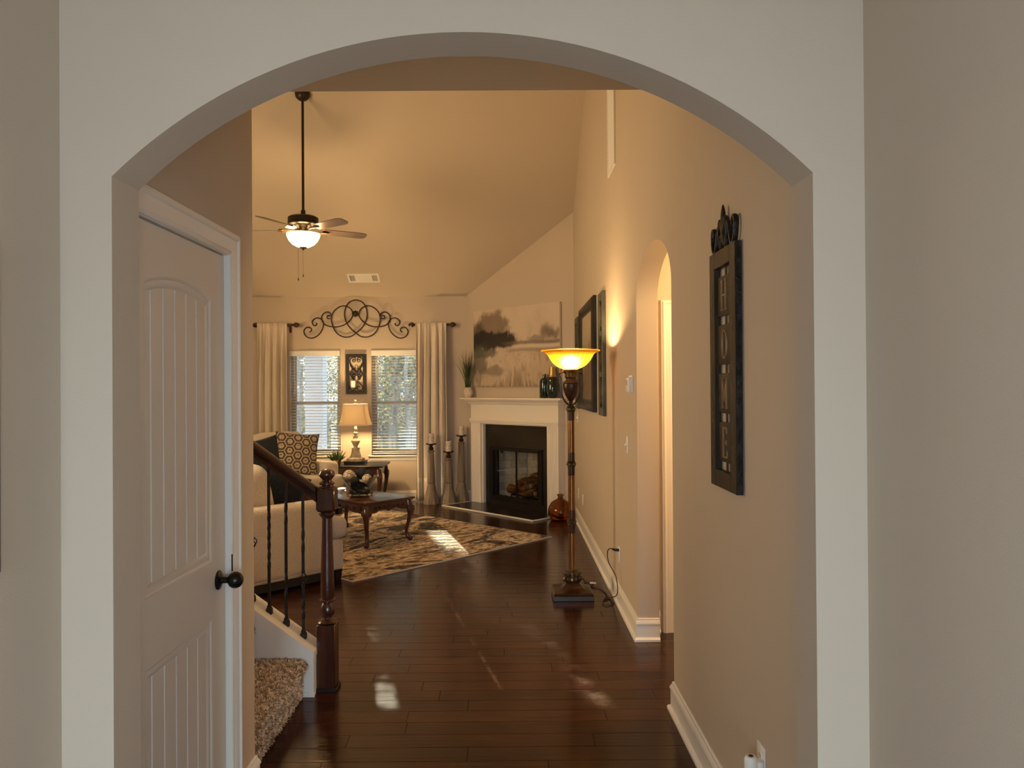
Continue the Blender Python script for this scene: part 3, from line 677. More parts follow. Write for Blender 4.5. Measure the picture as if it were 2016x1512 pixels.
# ================================================================== OUTSIDE
b = MB(); b.b2((-60, 11.06, -.45), (40, 90, -.30)); struct(b.build('ground', 'dry_lawn', smooth=0))
b = MB(); b.grid(lambda u_, v_: (-55 + 80 * u_, 46 + 40 * v_, -.4 + 15 * v_ ** 1.2 + 1.2 * noise.noise(Vector((u_ * 9, v_ * 5, 0)))), 40, 14); struct(b.build('hill', 'hill_woods', smooth=180))
b = MB(); b.b2((-5.2, 11.06, -.28), (1.2, 13.55, -.06)); struct(b.build('porch_floor', 'porch_floor', smooth=0))
b = MB(); b.b2((-5.2, 13.05, 2.95), (1.2, 13.4, 3.15)); b.b2((-5.2, 11.06, 3.15), (1.2, 13.65, 3.25)); struct(b.build('porch_roof', 'porch_white', smooth=0))
t = thing('porch_column', 'white square porch column standing outside the left window', 'column', (-3.30, 13.2, -.06))
b = MB(); b.b2((-.15, -.15, 0), (.15, .15, 3.01)); b.build('shaft', 'porch_white', t, smooth=0)
b = MB(); b.b2((-.18, -.18, 0), (.18, .18, .2), .01); b.build('plinth', 'porch_white', t); b = MB(); b.b2((-.18, -.18, 2.83), (.18, .18, 3.01), .01); b.build('capital', 'porch_white', t)

def tree_proto(seed, name, leafy, matname):
    R = random.Random(seed); t = thing(name, '', 'tree')
    H_ = R.uniform(7, 11); mb = MB(); pts = [Vector((0, 0, -.1))]
    for i in range(1, 9): pts.append(Vector((pts[-1].x + R.uniform(-.12, .12), pts[-1].y + R.uniform(-.12, .12), H_ * i / 8)))
    r0 = R.uniform(.06, .12); mb.tube(spline(pts, 2), [r0 * (1 - .85 * i / 16) for i in range(17)], 7); mb.build('trunk', 'bark', t)
    mb = MB(); tips = []
    for k in range(26):
        f = R.uniform(.06, .97); base = pts[min(7, int(f * 8))].lerp(pts[min(8, int(f * 8) + 1)], f * 8 % 1); a = R.uniform(0, 2 * PI); ln = R.uniform(.6, 2.4) * (1.1 - .6 * f)
        d = Vector((math.cos(a), math.sin(a), R.uniform(.15, .9))).normalized(); p = [base]
        for j in range(4): d = (d + Vector((R.uniform(-.3, .3), R.uniform(-.3, .3), R.uniform(-.1, .3)))).normalized(); p.append(p[-1] + d * ln / 4)
        rb = r0 * .28 * (1.1 - f * .7); mb.tube(p, [rb * (1 - .2 * i) for i in range(5)], 4); tips += p[1:]
        for w_ in range(3):
            s_ = p[R.randrange(1, 5)]; d2 = Vector((R.uniform(-1, 1), R.uniform(-1, 1), R.uniform(-.2, .9))).normalized() * R.uniform(.3, .9)
            q_ = s_ + d2; mb.tube([s_, (s_ + q_) / 2 + Vector((0, 0, .05)), q_], [rb * .4, rb * .3, rb * .15], 3); tips.append(q_)
    mb.build('branches', 'bark', t)['kind'] = 'stuff'
    if leafy:
        mb = MB()
        for k in range(leafy):
            c = R.choice(tips) + Vector((R.gauss(0, .22), R.gauss(0, .22), R.gauss(0, .18))); s_ = R.uniform(.03, .075)
            u_ = Vector((R.uniform(-1, 1), R.uniform(-1, 1), R.uniform(-1, 1))).normalized() * s_; w_ = u_.orthogonal().normalized() * s_ * .7
            mb.f([mb.v(c - u_), mb.v(c + w_), mb.v(c + u_), mb.v(c - w_)])
        lf = mb.build('foliage', matname, t, smooth=0, normals=False); lf['kind'] = 'stuff'
    return t
protos = [tree_proto(21, 'winter_tree', 0, ''), tree_proto(22, 'winter_tree', 900, 'winter_leaf'), tree_proto(23, 'winter_tree', 0, ''), tree_proto(24, 'winter_tree', 1500, 'winter_leaf'), tree_proto(25, 'winter_tree', 0, ''), tree_proto(26, 'evergreen_tree', 2600, 'evergreen')]
LAB = ['bare grey winter tree in the woods outside the windows'] * 5 + ['dark evergreen tree in the woods outside the windows']
LAB[1] = LAB[3] = 'winter tree with golden leaves in the woods outside the windows'
R = random.Random(5); k = 0; spots = []
WORDS = {0: 'bare grey winter tree', 1: 'winter tree with golden leaves', 2: 'bare grey winter tree', 3: 'winter tree with golden leaves', 4: 'bare grey winter tree', 5: 'dark evergreen tree'}
GRP = {0: 'bare winter trees', 2: 'bare winter trees', 4: 'bare winter trees', 1: 'golden leaved winter trees', 3: 'golden leaved winter trees', 5: 'evergreen trees'}
sunx = lambda y_: -1.45 - .262 * (y_ - YB)
for tries in range(4000):
    if k >= 64: break
    d = 21 + 24 * (k / 64); fx = R.uniform(-.37, -.05); x = d * fx
    if -2.6 < x - sunx(d) < 0.9 and d < 34: continue
    if any(math.hypot(x - a, d - c) < 0.95 for a, c in spots): continue
    spots.append((x, d)); i = k if k < 6 else R.choice((0, 1, 2, 3, 4, 4, 1, 5))
    o = protos[i] if k < 6 else copy_tree(protos[i])
    o.location = (x, d, -.32); o.rotation_euler = (0, 0, R.uniform(0, 6.28)); s_ = R.uniform(.8, 1.2); o.scale = (s_, s_, s_)
    o['label'] = WORDS[i] + ' standing in the woods outside the windows'; o['group'] = GRP[i]; k += 1
# a high crowned evergreen: its crown shades the upper half of the windows, the low sun passes under it
t = thing('evergreen_tree', 'tall high crowned evergreen nearest the house outside the windows', 'tree', (-4.05, 19.6, -.32))
mb = MB(); mb.tube(spline([(-1.5, .5, -.1), (-1.42, .45, 2), (-1.25, .3, 4), (-.9, .2, 6), (-.6, .1, 8)], 4), [.13 - .005 * i for i in range(17)], 8); mb.build('trunk', 'bark', t)
R = random.Random(77); mb = MB()
SD = Vector((-.262, 1.0, .284))
gaps = [(Vector((-.63, 4.02, 0)), .045), (Vector((-.585, 3.84, 0)), .06), (Vector((-.555, 3.72, 0)), .05), (Vector((.42, 3.95, 0)), .10), (Vector((.36, 4.25, 0)), .06), (Vector((.15, 5.0, 0)), .06)]
for j in range(15000):
    p = Vector((R.uniform(-2.3, 2.0), R.uniform(-.7, .7), R.uniform(3.90, 7.2))); w_ = p + Vector((-4.05, 19.6, -.32))
    skip = False
    for g_, rad in gaps:
        v_ = w_ - g_; q = v_ - SD * (v_.dot(SD) / SD.length_squared)
        if q.length < rad: skip = True
    if skip: continue
    s_ = R.uniform(.05, .10); u_ = Vector((R.uniform(-1, 1), R.uniform(-1, 1), R.uniform(-1, 1))).normalized() * s_; x_ = u_.orthogonal().normalized() * s_ * .6
    mb.f([mb.v(p - u_), mb.v(p + x_), mb.v(p + u_), mb.v(p - x_)])
lf = mb.build('foliage', 'evergreen', t, smooth=0, normals=False); lf['kind'] = 'stuff'
t = thing('winter_tree', 'thick straight tree trunk nearest the porch, behind the wall between the windows', 'tree', (-4.66, 22, -.32))
mb = MB(); mb.tube([(0, 0, -.1), (.02, 0, 3), (-.02, .03, 7), (0, 0, 11)], [.215, .205, .18, .12], 10); mb.build('trunk', 'bark', t)
mb = MB()
for k in range(12):
    a = k * 2.1; z = 6.5 + .35 * k; mb.tube([(0, 0, z), (math.cos(a) * .7, math.sin(a) * .7, z + .5), (math.cos(a) * 1.5, math.sin(a) * 1.5, z + 1.3)], [.05, .035, .012], 5)
mb.build('branches', 'bark', t)['kind'] = 'stuff'

R = random.Random(12)
def shrub(label, x, y_, s_, m_):
    t = thing('woodland_shrub', label, 'shrub', (x, y_, -.32), group='woodland shrubs'); b = MB()
    for q in range(14):
        a = R.uniform(0, 6.28); b.tube([(0, 0, 0), (math.cos(a) * .25 * s_, math.sin(a) * .25 * s_, .5 * s_), (math.cos(a) * .6 * s_, math.sin(a) * .6 * s_, R.uniform(.8, 1.5) * s_)], [.014, .010, .004], 4)
    b.build('stems', 'bark', t)['kind'] = 'stuff'; b = MB()
    for q in range(420):
        p = Vector((R.gauss(0, .42), R.gauss(0, .42), abs(R.gauss(.75, .4)))) * s_; z = R.uniform(.03, .07); u_ = Vector((R.uniform(-1, 1), R.uniform(-1, 1), R.uniform(-1, 1))).normalized() * z; w_ = u_.orthogonal().normalized() * z * .6
        b.f([b.v(p - u_), b.v(p + w_), b.v(p + u_), b.v(p - w_)])
    f_ = b.build('foliage', m_, t, smooth=0, normals=False); f_['kind'] = 'stuff'
n_ = 0
while n_ < 16:
    y_ = R.uniform(24, 40); x = y_ * R.uniform(-.34, -.08)
    if -2.2 < x - sunx(y_) < .6 and y_ < 24: continue
    shrub('golden leaved shrub low in the woods outside the windows' if n_ % 2 else 'dull green shrub low in the woods outside the windows', x, y_, R.uniform(.8, 1.4), 'winter_leaf' if n_ % 2 else 'evergreen'); n_ += 1
# ================================================================== FIREPLACE (local frame: x along the corner wall, -y into the room)
fp = thing('fireplace', 'white corner fireplace with fluted pilasters, mantel shelf and black slate surround', 'fireplace', A_, FPA)
def pilaster(x0, x1):
    mb = MB(); z1 = 1.10; w = x1 - x0; n = 8; pts = [(x0, 0), (x0, -.105)]
    for k in range(n):
        c = x0 + .022 + (w - .044) * (k + .5) / n; g = (w - .044) / n * .34
        pts += [(c - g, -.105), (c - g * .6, -.099), (c + g * .6, -.099), (c + g, -.105)]
    pts += [(x1, -.105), (x1, 0)]
    mb.prism(pts, 0.0, z1, lambda a, c, e: (a, c, e)); return mb.build('pilaster', 'mantel_paint', fp, smooth=0)
pilaster(.21, .405); pilaster(1.660, 1.855)
b = MB(); b.b2((.405, -.075, .012), (.425, 0, 1.10)); b.b2((1.64, -.075, .012), (1.66, 0, 1.10)); b.b2((.405, -.075, 1.085), (1.66, 0, 1.10)); b.build('inner_trim', 'mantel_paint', fp, smooth=0)
b = MB(); xy = [(.21, 0), (.21, -.105), (1.855, -.105), (1.855, 0)]
b.prism([(.21, 0), (.21, -.105), (1.855, -.105), (1.855, 0)], 1.10, 1.36, lambda a, c, e: (a, c, e)); b.build('frieze', 'mantel_paint', fp, smooth=0)
P_ = [(.21, 0), (.21, -.105), (1.855, -.105), (1.855, 0)]
P_r = P_[::-1]
def around(name, prof, z0):
    mb = MB(); sweep_profile(mb, P_r[::-1] if False else [(.21, 0), (.21, -.105), (1.855, -.105), (1.855, 0)], [(o, z0 + z) for o, z in prof]); return mb.build(name, 'mantel_paint', fp, smooth=30)
around('lower_moulding', [(0, 0), (.008, 0), (.012, .010), (.012, .022), (.018, .028), (.018, .050), (.008, .060), (0, .062)], 1.10)
around('crown_moulding', [(0, 0), (.010, 0), (.014, .012), (.030, .022), (.036, .036), (.060, .052), (.072, .062), (.078, .074), (0, .074)], 1.345)
b = MB(); b.b2((.075, -.205, 1.418), (1.985, 0, 1.442), .004, 2); b.build('mantel_shelf', 'mantel_paint', fp)
# slate facing around the firebox, hearth and its painted nosing
b = MB()
for lo, hi in (((.425, -.03, .012), (FB[0], -.001, 1.085)), ((FB[1], -.03, .012), (1.64, -.001, 1.085)), ((FB[0], -.03, FB[3]), (FB[1], -.001, 1.085)), ((FB[0], -.03, .012), (FB[1], -.001, FB[2]))): b.b2(lo, hi)
b.build('slate_facing', 'slate', fp, smooth=0)
b = MB(); b.b2((.215, -.60, 0), (1.905, -.106, .014)); b.b2((.41, -.106, 0), (1.655, -.03, .014)); b.build('hearth_slab', 'slate', fp, smooth=0)
b = MB(); b.b2((.20, -.625, 0), (1.925, -.600, .018), .004); b.b2((.20, -.60, 0), (.215, -.11, .018)); b.b2((1.905, -.60, 0), (1.925, -.11, .018), .004); b.build('hearth_trim', 'mantel_paint', fp)
# firebox: brick lining (tapered), metal frame, glass doors
D0, D1 = 0.0, 0.46
BKL, BKR = .74, 1.32
fbx = MB(); fbx.b2((FB[0], .02, .02), (FB[1], D1 + .05, FB[2])); 
fbx.prism([(FB[0], .005), (FB[0] - .09, .12), (BKL - .09, D1 + .08), (BKR + .09, D1 + .08), (FB[1] + .09, .12), (FB[1], .005), (FB[1], .015), (BKR, D1), (BKL, D1), (FB[0], .015)], FB[2] - .05, FB[3] + .04, lambda a, c, e: (a, c, e))
fbx.b2((FB[0] - .05, .01, FB[3]), (FB[1] + .05, D1 + .08, FB[3] + .05))
lining = fbx.build('firebox_lining', 'mortar', fp, smooth=0)
def bricks(p0, p1):
    p0 = Vector(p0); p1 = Vector(p1); d = (p1 - p0); L_ = d.length; d.normalize(); ang = math.atan2(d.y, d.x); rows = 7; hh = (FB[3] - FB[2]) / rows
    for r in range(rows):
        x = 0.0 - (.11 if r % 2 else 0)
        while x < L_ - .01:
            a0, a1 = max(x, 0), min(x + .22, L_)
            if a1 - a0 > .02:
                c = p0 + d * ((a0 + a1) / 2); mb = MB(T(c.x, c.y, FB[2] + (r + .5) * hh) @ RZ(ang))
                mb.box((0, 0, 0), (a1 - a0 - .008, .012, hh - .008), .002); mb.build('brick', 'firebrick', lining, smooth=0)
            x += .22
bricks((FB[0] + .005, .03), (BKL + .002, D1 - .006)); bricks((BKL + .01, D1), (BKR - .01, D1)); bricks((BKR - .002, D1 - .006), (FB[1] - .005, .03))
b = MB(); ring(b, FB[0] - .01, FB[1] + .01, FB[2] - .005, FB[3] + .005, .035, -.045, -.03, .05); b.build('metal_frame', 'firebox_metal', fp, smooth=0)
b = MB(); b.b2((FB[0] + .02, -.065, FB[3] - .045), (FB[1] - .02, -.045, FB[3] - .012), .003); b.build('hood_lip', 'firebox_metal', fp)
mid = (FB[0] + FB[1]) / 2
for x0, x1 in ((FB[0] + .03, mid - .002), (mid + .002, FB[1] - .03)):
    d_ = MB(); ring(d_, x0, x1, FB[2] + .045, FB[3] - .04, .010, -.034, -.024); do = d_.build('glass_door', 'firebox_metal', fp, smooth=0)
    b = MB(); b.b2((x0 + .010, -.030, FB[2] + .055), (x1 - .010, -.027, FB[3] - .05)); b.build('pane', 'firebox_glass', do, smooth=0)
b = MB(); b.b2((FB[0] + .036, -.03, FB[2] + .05), (FB[0] + .095, .01, FB[3] - .045), .004); b.b2((FB[1] - .085, -.03, FB[2] + .05), (FB[1] - .036, .01, FB[3] - .045), .004); b.build('mesh_curtain', 'firebox_metal', fp)
b = MB(); b.box((FB[0] + .21, -.05, FB[3] - .062), (.035, .02, .03), .003); b.build('damper_clip', 'firebox_metal', fp)

# gas log set on a grate
gl = thing('gas_log_set', 'ceramic bark logs on a black iron grate inside the corner fireplace', 'fire logs', FM @ Vector((1.08, .20, FB[2])), FPA)
b = MB()
for x in (-.20, -.09, .02, .13): b.tube([(x, -.17, .115), (x, -.17, .07), (x, .12, .07), (x, .12, .11)], .008, 6)
for y_ in (-.15, .10): b.tube([(-.25, y_, .062), (.20, y_, .062)], .008, 6)
for x in (-.23, .18):
    for y_ in (-.15, .10): b.tube([(x, y_, .062), (x, y_, .005)], .009, 6)
b.build('grate', 'iron', gl)
def log(p0, p1, r, seed):
    R = random.Random(seed); p0, p1 = Vector(p0), Vector(p1); pts = []; rs = []
    for i in range(9):
        f = i / 8; pts.append(p0.lerp(p1, f) + Vector((0, R.uniform(-.012, .012), R.uniform(-.012, .012)))); rs.append(r * R.uniform(.85, 1.12))
    mb = MB(); mb.tube(pts, rs, 11); o = mb.build('log', 'log_bark', gl, smooth=50)
    d = (p1 - p0).normalized(); q = d.to_track_quat('Z', 'Y').to_matrix().to_4x4()
    mb = MB(T(pts[-1]) @ q); mb.lathe([(0, .004), (rs[-1] * .55, .004), (rs[-1] * .62, .0), (0, 0)], n=10); mb.build('cut_face', 'log_end', o)
log((-.27, -.13, .135), (.24, -.17, .130), .060, 1); log((-.22, .06, .13), (.24, .07, .13), .055, 2)
log((-.20, -.05, .205), (.14, .00, .300), .050, 3); log((.20, -.08, .22), (.05, .05, .33), .050, 4); log((-.02, -.12, .21), (.08, .02, .34), .042, 5); log((.06, -.19, .19), (.20, -.20, .22), .038, 6)
b = MB(); R = random.Random(4)
for k in range(70): b.ball((R.uniform(-.30, .26), R.uniform(-.2, .15), .008), (R.uniform(.012, .03), R.uniform(.01, .025), R.uniform(.006, .018)), 6, 4)
e_ = b.build('ember_bed', 'ember', gl); e_['kind'] = 'stuff'

# canvas over the mantel ------------------------------------------------
def paint(o, fn):
    me = o.data; ca = me.color_attributes.new('Col', 'FLOAT_COLOR', 'POINT')
    for i, v_ in enumerate(me.vertices): c = fn(v_.co); ca.data[i].color = (c[0], c[1], c[2], 1)
def fbm(x, y, s, o=5): return noise.fractal(Vector((x * s, y * s, 3.7)), 0.9, 2.1, o)
def sm(a, b_, x): t_ = max(0, min(1, (x - a) / (b_ - a))); return t_ * t_ * (3 - 2 * t_)
def mixc(a, b_, t_): return tuple(p + (q_ - p) * t_ for p, q_ in zip(a, b_))
cw, ch = 1.63, 1.045
cv = thing('canvas_painting', 'misty river landscape painting on unframed canvas above the fireplace mantel', 'painting', FM @ Vector((1.015, 0, 1.59)), FPA)
b = MB(); b.b2((-cw / 2, -.038, 0), (cw / 2, -.002, ch), .004); b.build('stretcher', 'cushion_cream', cv)
def land(p):
    s, t_ = p.x / cw + .5, p.z / ch
    n1 = fbm(s * 1.6, t_, 2.2); n2 = fbm(s * 1.6, t_ * .6, 7); n3 = fbm(s * 4, t_ * 1.2, 9)
    c = mixc((.50, .40, .30), (.62, .52, .41), sm(-.6, .6, n1 + (t_ - .5)))
    c = mixc(c, (.44, .36, .28), .5 * sm(.1, .7, n2) * (1 - sm(.55, .7, t_)))
    # tree mass on the left
    n4 = fbm(s * 2.2 + 5, t_ * 1.4, 5, 6); n5 = fbm(s * 9, t_ * 2.5, 6, 4)
    d = math.hypot((s - .23) / .24, (t_ - .76) / .25) + .25 * n4 + .12 * n5
    c = mixc(c, (.19, .145, .105), .85 * (1 - sm(.60, 1.05, d)))
    d = math.hypot((s - .03) / .15, (t_ - .68) / .20) + .25 * n4
    c = mixc(c, (.09, .072, .064), .85 * (1 - sm(.5, 1.05, d)))
    d = math.hypot((s - .12) / .44, (t_ - .60) / .15) + .22 * n4 + .16 * n5
    c = mixc(c, (.034, .029, .029), .96 * (1 - sm(.66, 1.0, d)))
    d = math.hypot((s - .36) / .22, (t_ - .565) / .075) + .22 * n4 + .1 * n5
    c = mixc(c, (.050, .043, .040), .9 * (1 - sm(.6, 1.1, d)))
    d = math.hypot((s - .10) / .24, (t_ - .44) / .07) + .4 * n4
    c = mixc(c, (.075, .062, .055), .75 * (1 - sm(.5, 1.1, d)))
    # far bank and small trees to the right
    d = abs(t_ - .545 - .012 * n1) / .03 + .5 * abs(n3)
    c = mixc(c, (.17, .135, .11), .75 * (1 - sm(.4, 1.2, d)) * sm(.3, .5, s))
    d = math.hypot((s - .90) / .11, (t_ - .64) / .11) + .45 * n2
    c = mixc(c, (.16, .13, .105), .85 * (1 - sm(.5, 1.1, d)))
    d = math.hypot((s - .74) / .10, (t_ - .585) / .05) + .5 * n2
    c = mixc(c, (.24, .19, .15), .7 * (1 - sm(.5, 1.1, d)))
    # light river band, shadowed reflection
    d = abs(t_ - .50 - .01 * n1) / .028; c = mixc(c, (.66, .57, .46), .7 * (1 - sm(.3, 1.2, d)) * sm(.40, .6, s))
    d = abs(t_ - .455 - .014 * n1) / .03; c = mixc(c, (.27, .21, .17), .6 * (1 - sm(.3, 1.2, d + .4 * abs(n2))) * sm(.35, .5, s))
    d = math.hypot((s - .06) / .14, (t_ - .30) / .26) + .5 * n2; c = mixc(c, (.115, .115, .085), .75 * (1 - sm(.5, 1.1, d)))
    d = math.hypot((s - .22) / .20, (t_ - .20) / .07) + .5 * n2; c = mixc(c, (.17, .155, .12), .6 * (1 - sm(.5, 1.1, d)))
    c = mixc(c, (.30, .22, .15), .5 * sm(.1, .55, n3) * (1 - sm(.35, .5, t_)) * sm(.1, .25, s))
    # reeds
    g = noise.noise(Vector((s * 46 + t_ * 5 * math.copysign(1, s - .52), t_ * 2.4, 1))); env = math.exp(-((s - .52) / .15) ** 2) * .23
    if t_ < env + .02: c = mixc(c, (.16, .105, .055), max(0, min(.85, .45 + g * 1.3)) * (1 - t_ / (env + .03)))
    return c
b = MB(); b.grid(lambda u_, v_: (-cw / 2 + cw * u_, -.0395, ch * v_), 190, 122); o = b.build('painted_face', 'canvas_paint', cv, smooth=0); paint(o, land)

# on the mantel ----------------------------------------------------------
def onFP(u_, out, z): return FM @ Vector((u_, -out, z))
ZM = 1.442
t = thing('potted_grass', 'tall green grass in a round cream pot on the left end of the mantel', 'plant', onFP(.16, .115, ZM))
b = MB(); b.lathe([(0, 0), (.040, 0), (.058, .02), (.072, .06), (.070, .095), (.052, .125), (.050, .135), (.056, .140), (.053, .142), (.046, .136), (.044, .12), (0, .12)], n=28); b.build('pot', 'ceramic_cream', t)
b = MB(); R = random.Random(8)
for k in range(110):
    a = R.uniform(0, 2 * PI); ln = R.uniform(.28, .56); le = R.uniform(.05, .42) ** 1.2; w_ = R.uniform(.005, .009); px_ = R.uniform(-.03, .03); py_ = R.uniform(-.03, .03)
    if math.sin(a) > 0.2: le *= .4
    pts = [Vector((px_ + math.cos(a) * le * ln * f ** 1.7 * 1.3, py_ + math.sin(a) * le * ln * f ** 1.7 * .8, .12 + ln * f * (1 - .25 * le * f))) for f in (0, .2, .4, .6, .8, 1)]
    side = Vector((-math.sin(a + .8), math.cos(a + .8), 0)); L1 = [b.v(p + side * w_ * (1 - i / 5.4)) for i, p in enumerate(pts)]; L2 = [b.v(p - side * w_ * (1 - i / 5.4)) for i, p in enumerate(pts)]
    for i in range(5): b.f((L1[i], L1[i + 1], L2[i + 1], L2[i]))
g = b.build('grass_blades', 'grass_leaf', t, normals=False); g['kind'] = 'stuff'
t = thing('glass_bottle', 'dark green square shouldered bottle with a thin neck on the mantel', 'bottle', onFP(1.62, .10, ZM))
b = MB(); b.lathe([(0, 0), (.058, 0), (.062, .006), (.062, .205), (.056, .228), (.036, .245), (.021, .252), (.020, .285), (.024, .288), (.024, .300), (.018, .300), (.017, .27), (0, .26)], n=28); b.build('body', 'bottle_green', t)
t = thing('glass_vase', 'bulbous dark green vase with a gold neck on the mantel', 'vase', onFP(1.765, .105, ZM))
b = MB(); b.lathe([(0, 0), (.045, 0), (.066, .03), (.078, .09), (.078, .15), (.068, .22), (.052, .262), (0, .262)], n=28); b.build('body', 'bottle_green', t)
b = MB(); b.lathe([(0, .262), (.053, .262), (.051, .275), (.046, .28), (.040, .36), (.038, .385), (.034, .385), (.034, .30), (0, .30)], n=28); b.build('neck', 'gold', t)
# amber jug on the floor by the hearth
t = thing('glass_jug', 'round amber glass jug on the floor between hearth and lamp pole', 'jug', (0.597, 9.20, 0))
b = MB(); b.lathe([(0, .004), (.090, 0), (.120, .012), (.146, .06), (.152, .10), (.143, .15), (.110, .205), (.070, .235), (.040, .250), (.032, .262), (.031, .285), (.042, .292), (.042, .305), (.030, .305), (.024, .29), (.024, .265), (.034, .246), (.064, .229), (.104, .199), (.136, .148), (.145, .10), (.139, .06), (.114, .018), (.085, .008), (0, .012)], n=36); b.build('body', 'amber_glass', t)
# three candle holders in front of the right curtain
def candle_stand(x, y_, h, label, can_h, seed):
    t = thing('candle_stand', label, 'candle holder', (x, y_, 0), random.Random(seed).uniform(.1, .5), group='carved wood candle stands')
    c = h - .115; f = .255; b = MB()
    b.lathe([(.118, 0), (.118, .018), (.114, .024), (.100, .09), (.070, .19), (.058, f), (.050, f + .02), (.058, f + .04), (.043, c - .045), (.040, c - .03), (.050, c - .02), (.046, c - .004), (.030, c)], n=8, phase=PI / 8, squash=None); b.build('column', 'grey_wood', t, smooth=0)
    b = MB(); b.lathe([(.020, c - .002), (.034, c + .012), (.036, c + .030), (.022, c + .046), (.018, c + .06), (.030, c + .068), (.072, c + .082), (.076, c + .092), (.070, c + .090), (0, c + .078)], n=24); b.build('drip_dish', 'iron_brown', t)
    cdl = thing('pillar_candle', 'birch bark pillar candle on ' + label.split(' with')[0], 'candle', (x, y_, c + .080)); cdl['group'] = 'birch bark candles'
    b = MB(); b.lathe([(0, 0), (.041, 0), (.041, can_h), (.036, can_h + .002), (.030, can_h - .012), (0, can_h - .014)], n=24); b.build('wax_body', 'candle_birch', cdl)
    b = MB(); b.tube([(0, 0, can_h - .015), (.002, 0, can_h + .012)], .0016, 5); b.build('wick', 'plastic_dark', cdl)
candle_stand(-1.075, 10.56, .845, 'middle height grey wood candle stand, leftmost before the curtain with a candle', .145, 1)
candle_stand(-.84, 10.58, .735, 'shortest grey wood candle stand between the two others with a candle', .150, 2)
candle_stand(-.675, 10.745, .945, 'tallest grey wood candle stand, nearest the fireplace with a candle', .135, 3)

# wall decor over and between the windows ---------------------------------
WY = YB - .022
def cp(cx, cz, y_=WY): p = onY(480 + cx / 4.032, 560 + cz / 4.032, y_); return p
t = thing('wall_scroll', 'dark iron scroll with knotted loops on the wall above both windows', 'wall decor', (-2.15, WY, 2.55))
to = Vector((-2.15, WY, 2.55))
knot = [(688, 268), (672, 272), (660, 262), (668, 246), (688, 250), (692, 236), (675, 221), (648, 222), (622, 246), (620, 285), (645, 318), (690, 334), (745, 336), (800, 318), (845, 282), (865, 240), (850, 196), (805, 171), (755, 180), (712, 218), (696, 270), (706, 330), (740, 388), (795, 417), (850, 412), (890, 385)]
half = [cp(x, z) - to for x, z in knot]
mir = [cp(1780 - x, z) - to for x, z in knot]
loopL = [(890, 385), (935, 345), (965, 300), (979, 245), (970, 185), (940, 140), (890, 122)]
lp = [cp(x, z) - to for x, z in loopL]; lpm = [cp(1780 - x, z) - to for x, z in loopL]
r_ = .0085
b = MB(); b.tube(spline(half + lp[1:], 5), r_, 7); b.build('iron_loop', 'iron_brown', t)
b = MB(); b.tube(spline([p + Vector((0, -.012, 0)) for p in mir + lpm[1:]], 5), r_, 7); b.build('iron_loop', 'iron_brown', t)
scr = [(520, 378), (534, 370), (536, 352), (518, 340), (494, 344), (478, 366), (482, 396), (508, 420), (548, 425), (592, 400), (622, 358), (632, 312), (620, 282), (592, 266), (562, 272), (543, 294), (548, 318), (564, 328), (580, 316), (574, 306)]
for f_ in (lambda x: x, lambda x: 1780 - x):
    b = MB(); b.tube(spline([cp(f_(x), z) - to for x, z in scr], 5), r_, 7); b.build('s_scroll', 'iron_brown', t)
c_ = cp(888, 233) - to
b = MB(); b.M = T(c_ + Vector((0, -.012, 0))) @ RX(PI / 2); b.lathe([(0, -.004), (.040, -.004), (.046, .004), (.030, .012), (.016, .016), (0, .02)], n=16, flute=lambda a, k: .14 * math.cos(8 * a)); b.build('rosette', 'iron_brown', t)

# framed iron candle sconce between the windows
p0 = onY(682, 776, YB); p1 = onY(721, 697, YB); sw = p1.x - p0.x; sh = p1.z - p0.z; so = Vector(((p0.x + p1.x) / 2, YB, p0.z))
t = thing('wall_sconce', 'black framed scrollwork candle sconce on the wall between the windows', 'sconce', so)
b = MB(); ring(b, -sw / 2, sw / 2, 0, sh, .043, -.035, -.002, .05); b.build('frame', 'black_wood', t, smooth=0)
def sp_(cx, cz): q = cp(cx, cz, YB - .02); return Vector((q.x - so.x, -.02, q.z - so.z))
hl = [(872, 612), (862, 610), (862, 596), (876, 590), (888, 604), (880, 622), (860, 622), (846, 604), (852, 582), (875, 576)]
left = [[(886, 640), (866, 600), (862, 588)], ]
curves = [
 [(878, 600), (868, 596), (862, 604), (870, 616), (884, 610), (886, 590), (868, 578), (848, 590), (842, 615), (852, 642), (872, 668), (890, 690), (912, 716), (940, 712)],
 [(868, 690), (878, 696), (884, 686), (872, 672), (858, 682), (862, 702), (890, 718), (920, 740), (918, 757)],
 [(866, 735), (874, 728), (882, 738), (872, 750), (858, 738), (864, 718), (890, 700), (916, 680), (936, 650), (944, 620), (938, 592), (918, 578)],
 [(840, 712), (858, 735), (876, 756), (886, 770), (862, 790), (844, 812), (848, 834), (872, 840), (888, 822), (878, 808), (864, 816)],
 [(842, 712), (858, 690), (876, 672), (890, 655)]]
for cvs in curves:
    for f_ in (lambda x: x, lambda x: 1786 - x):
        b = MB(); b.tube(spline([sp_(f_(x), z) for x, z in cvs], 4), .0055, 6); b.build('scroll', 'iron', t)
cb = sp_(875, 828)
b = MB(T(cb.x, -.085, cb.z)); b.lathe([(0, 0), (.045, 0), (.050, .008), (.046, .010), (0, .004)], n=20); b.tube([(0, .002, .002), (0, .05, -.005), (0, .062, .03)], .005, 6); b.build('cup', 'iron', t)
t2 = thing('pillar_candle', 'white pillar candle in the black wall sconce', 'candle', (so.x + cb.x, YB - .085, so.z + cb.z + .005))
b = MB(); b.lathe([(0, 0), (.034, 0), (.034, .105), (.028, .108), (0, .100)], n=22); b.build('wax_body', 'wax', t2)
b = MB(); b.tube([(0, 0, .10), (.001, 0, .118)], .0015, 5); b.build('wick', 'plastic_dark', t2)

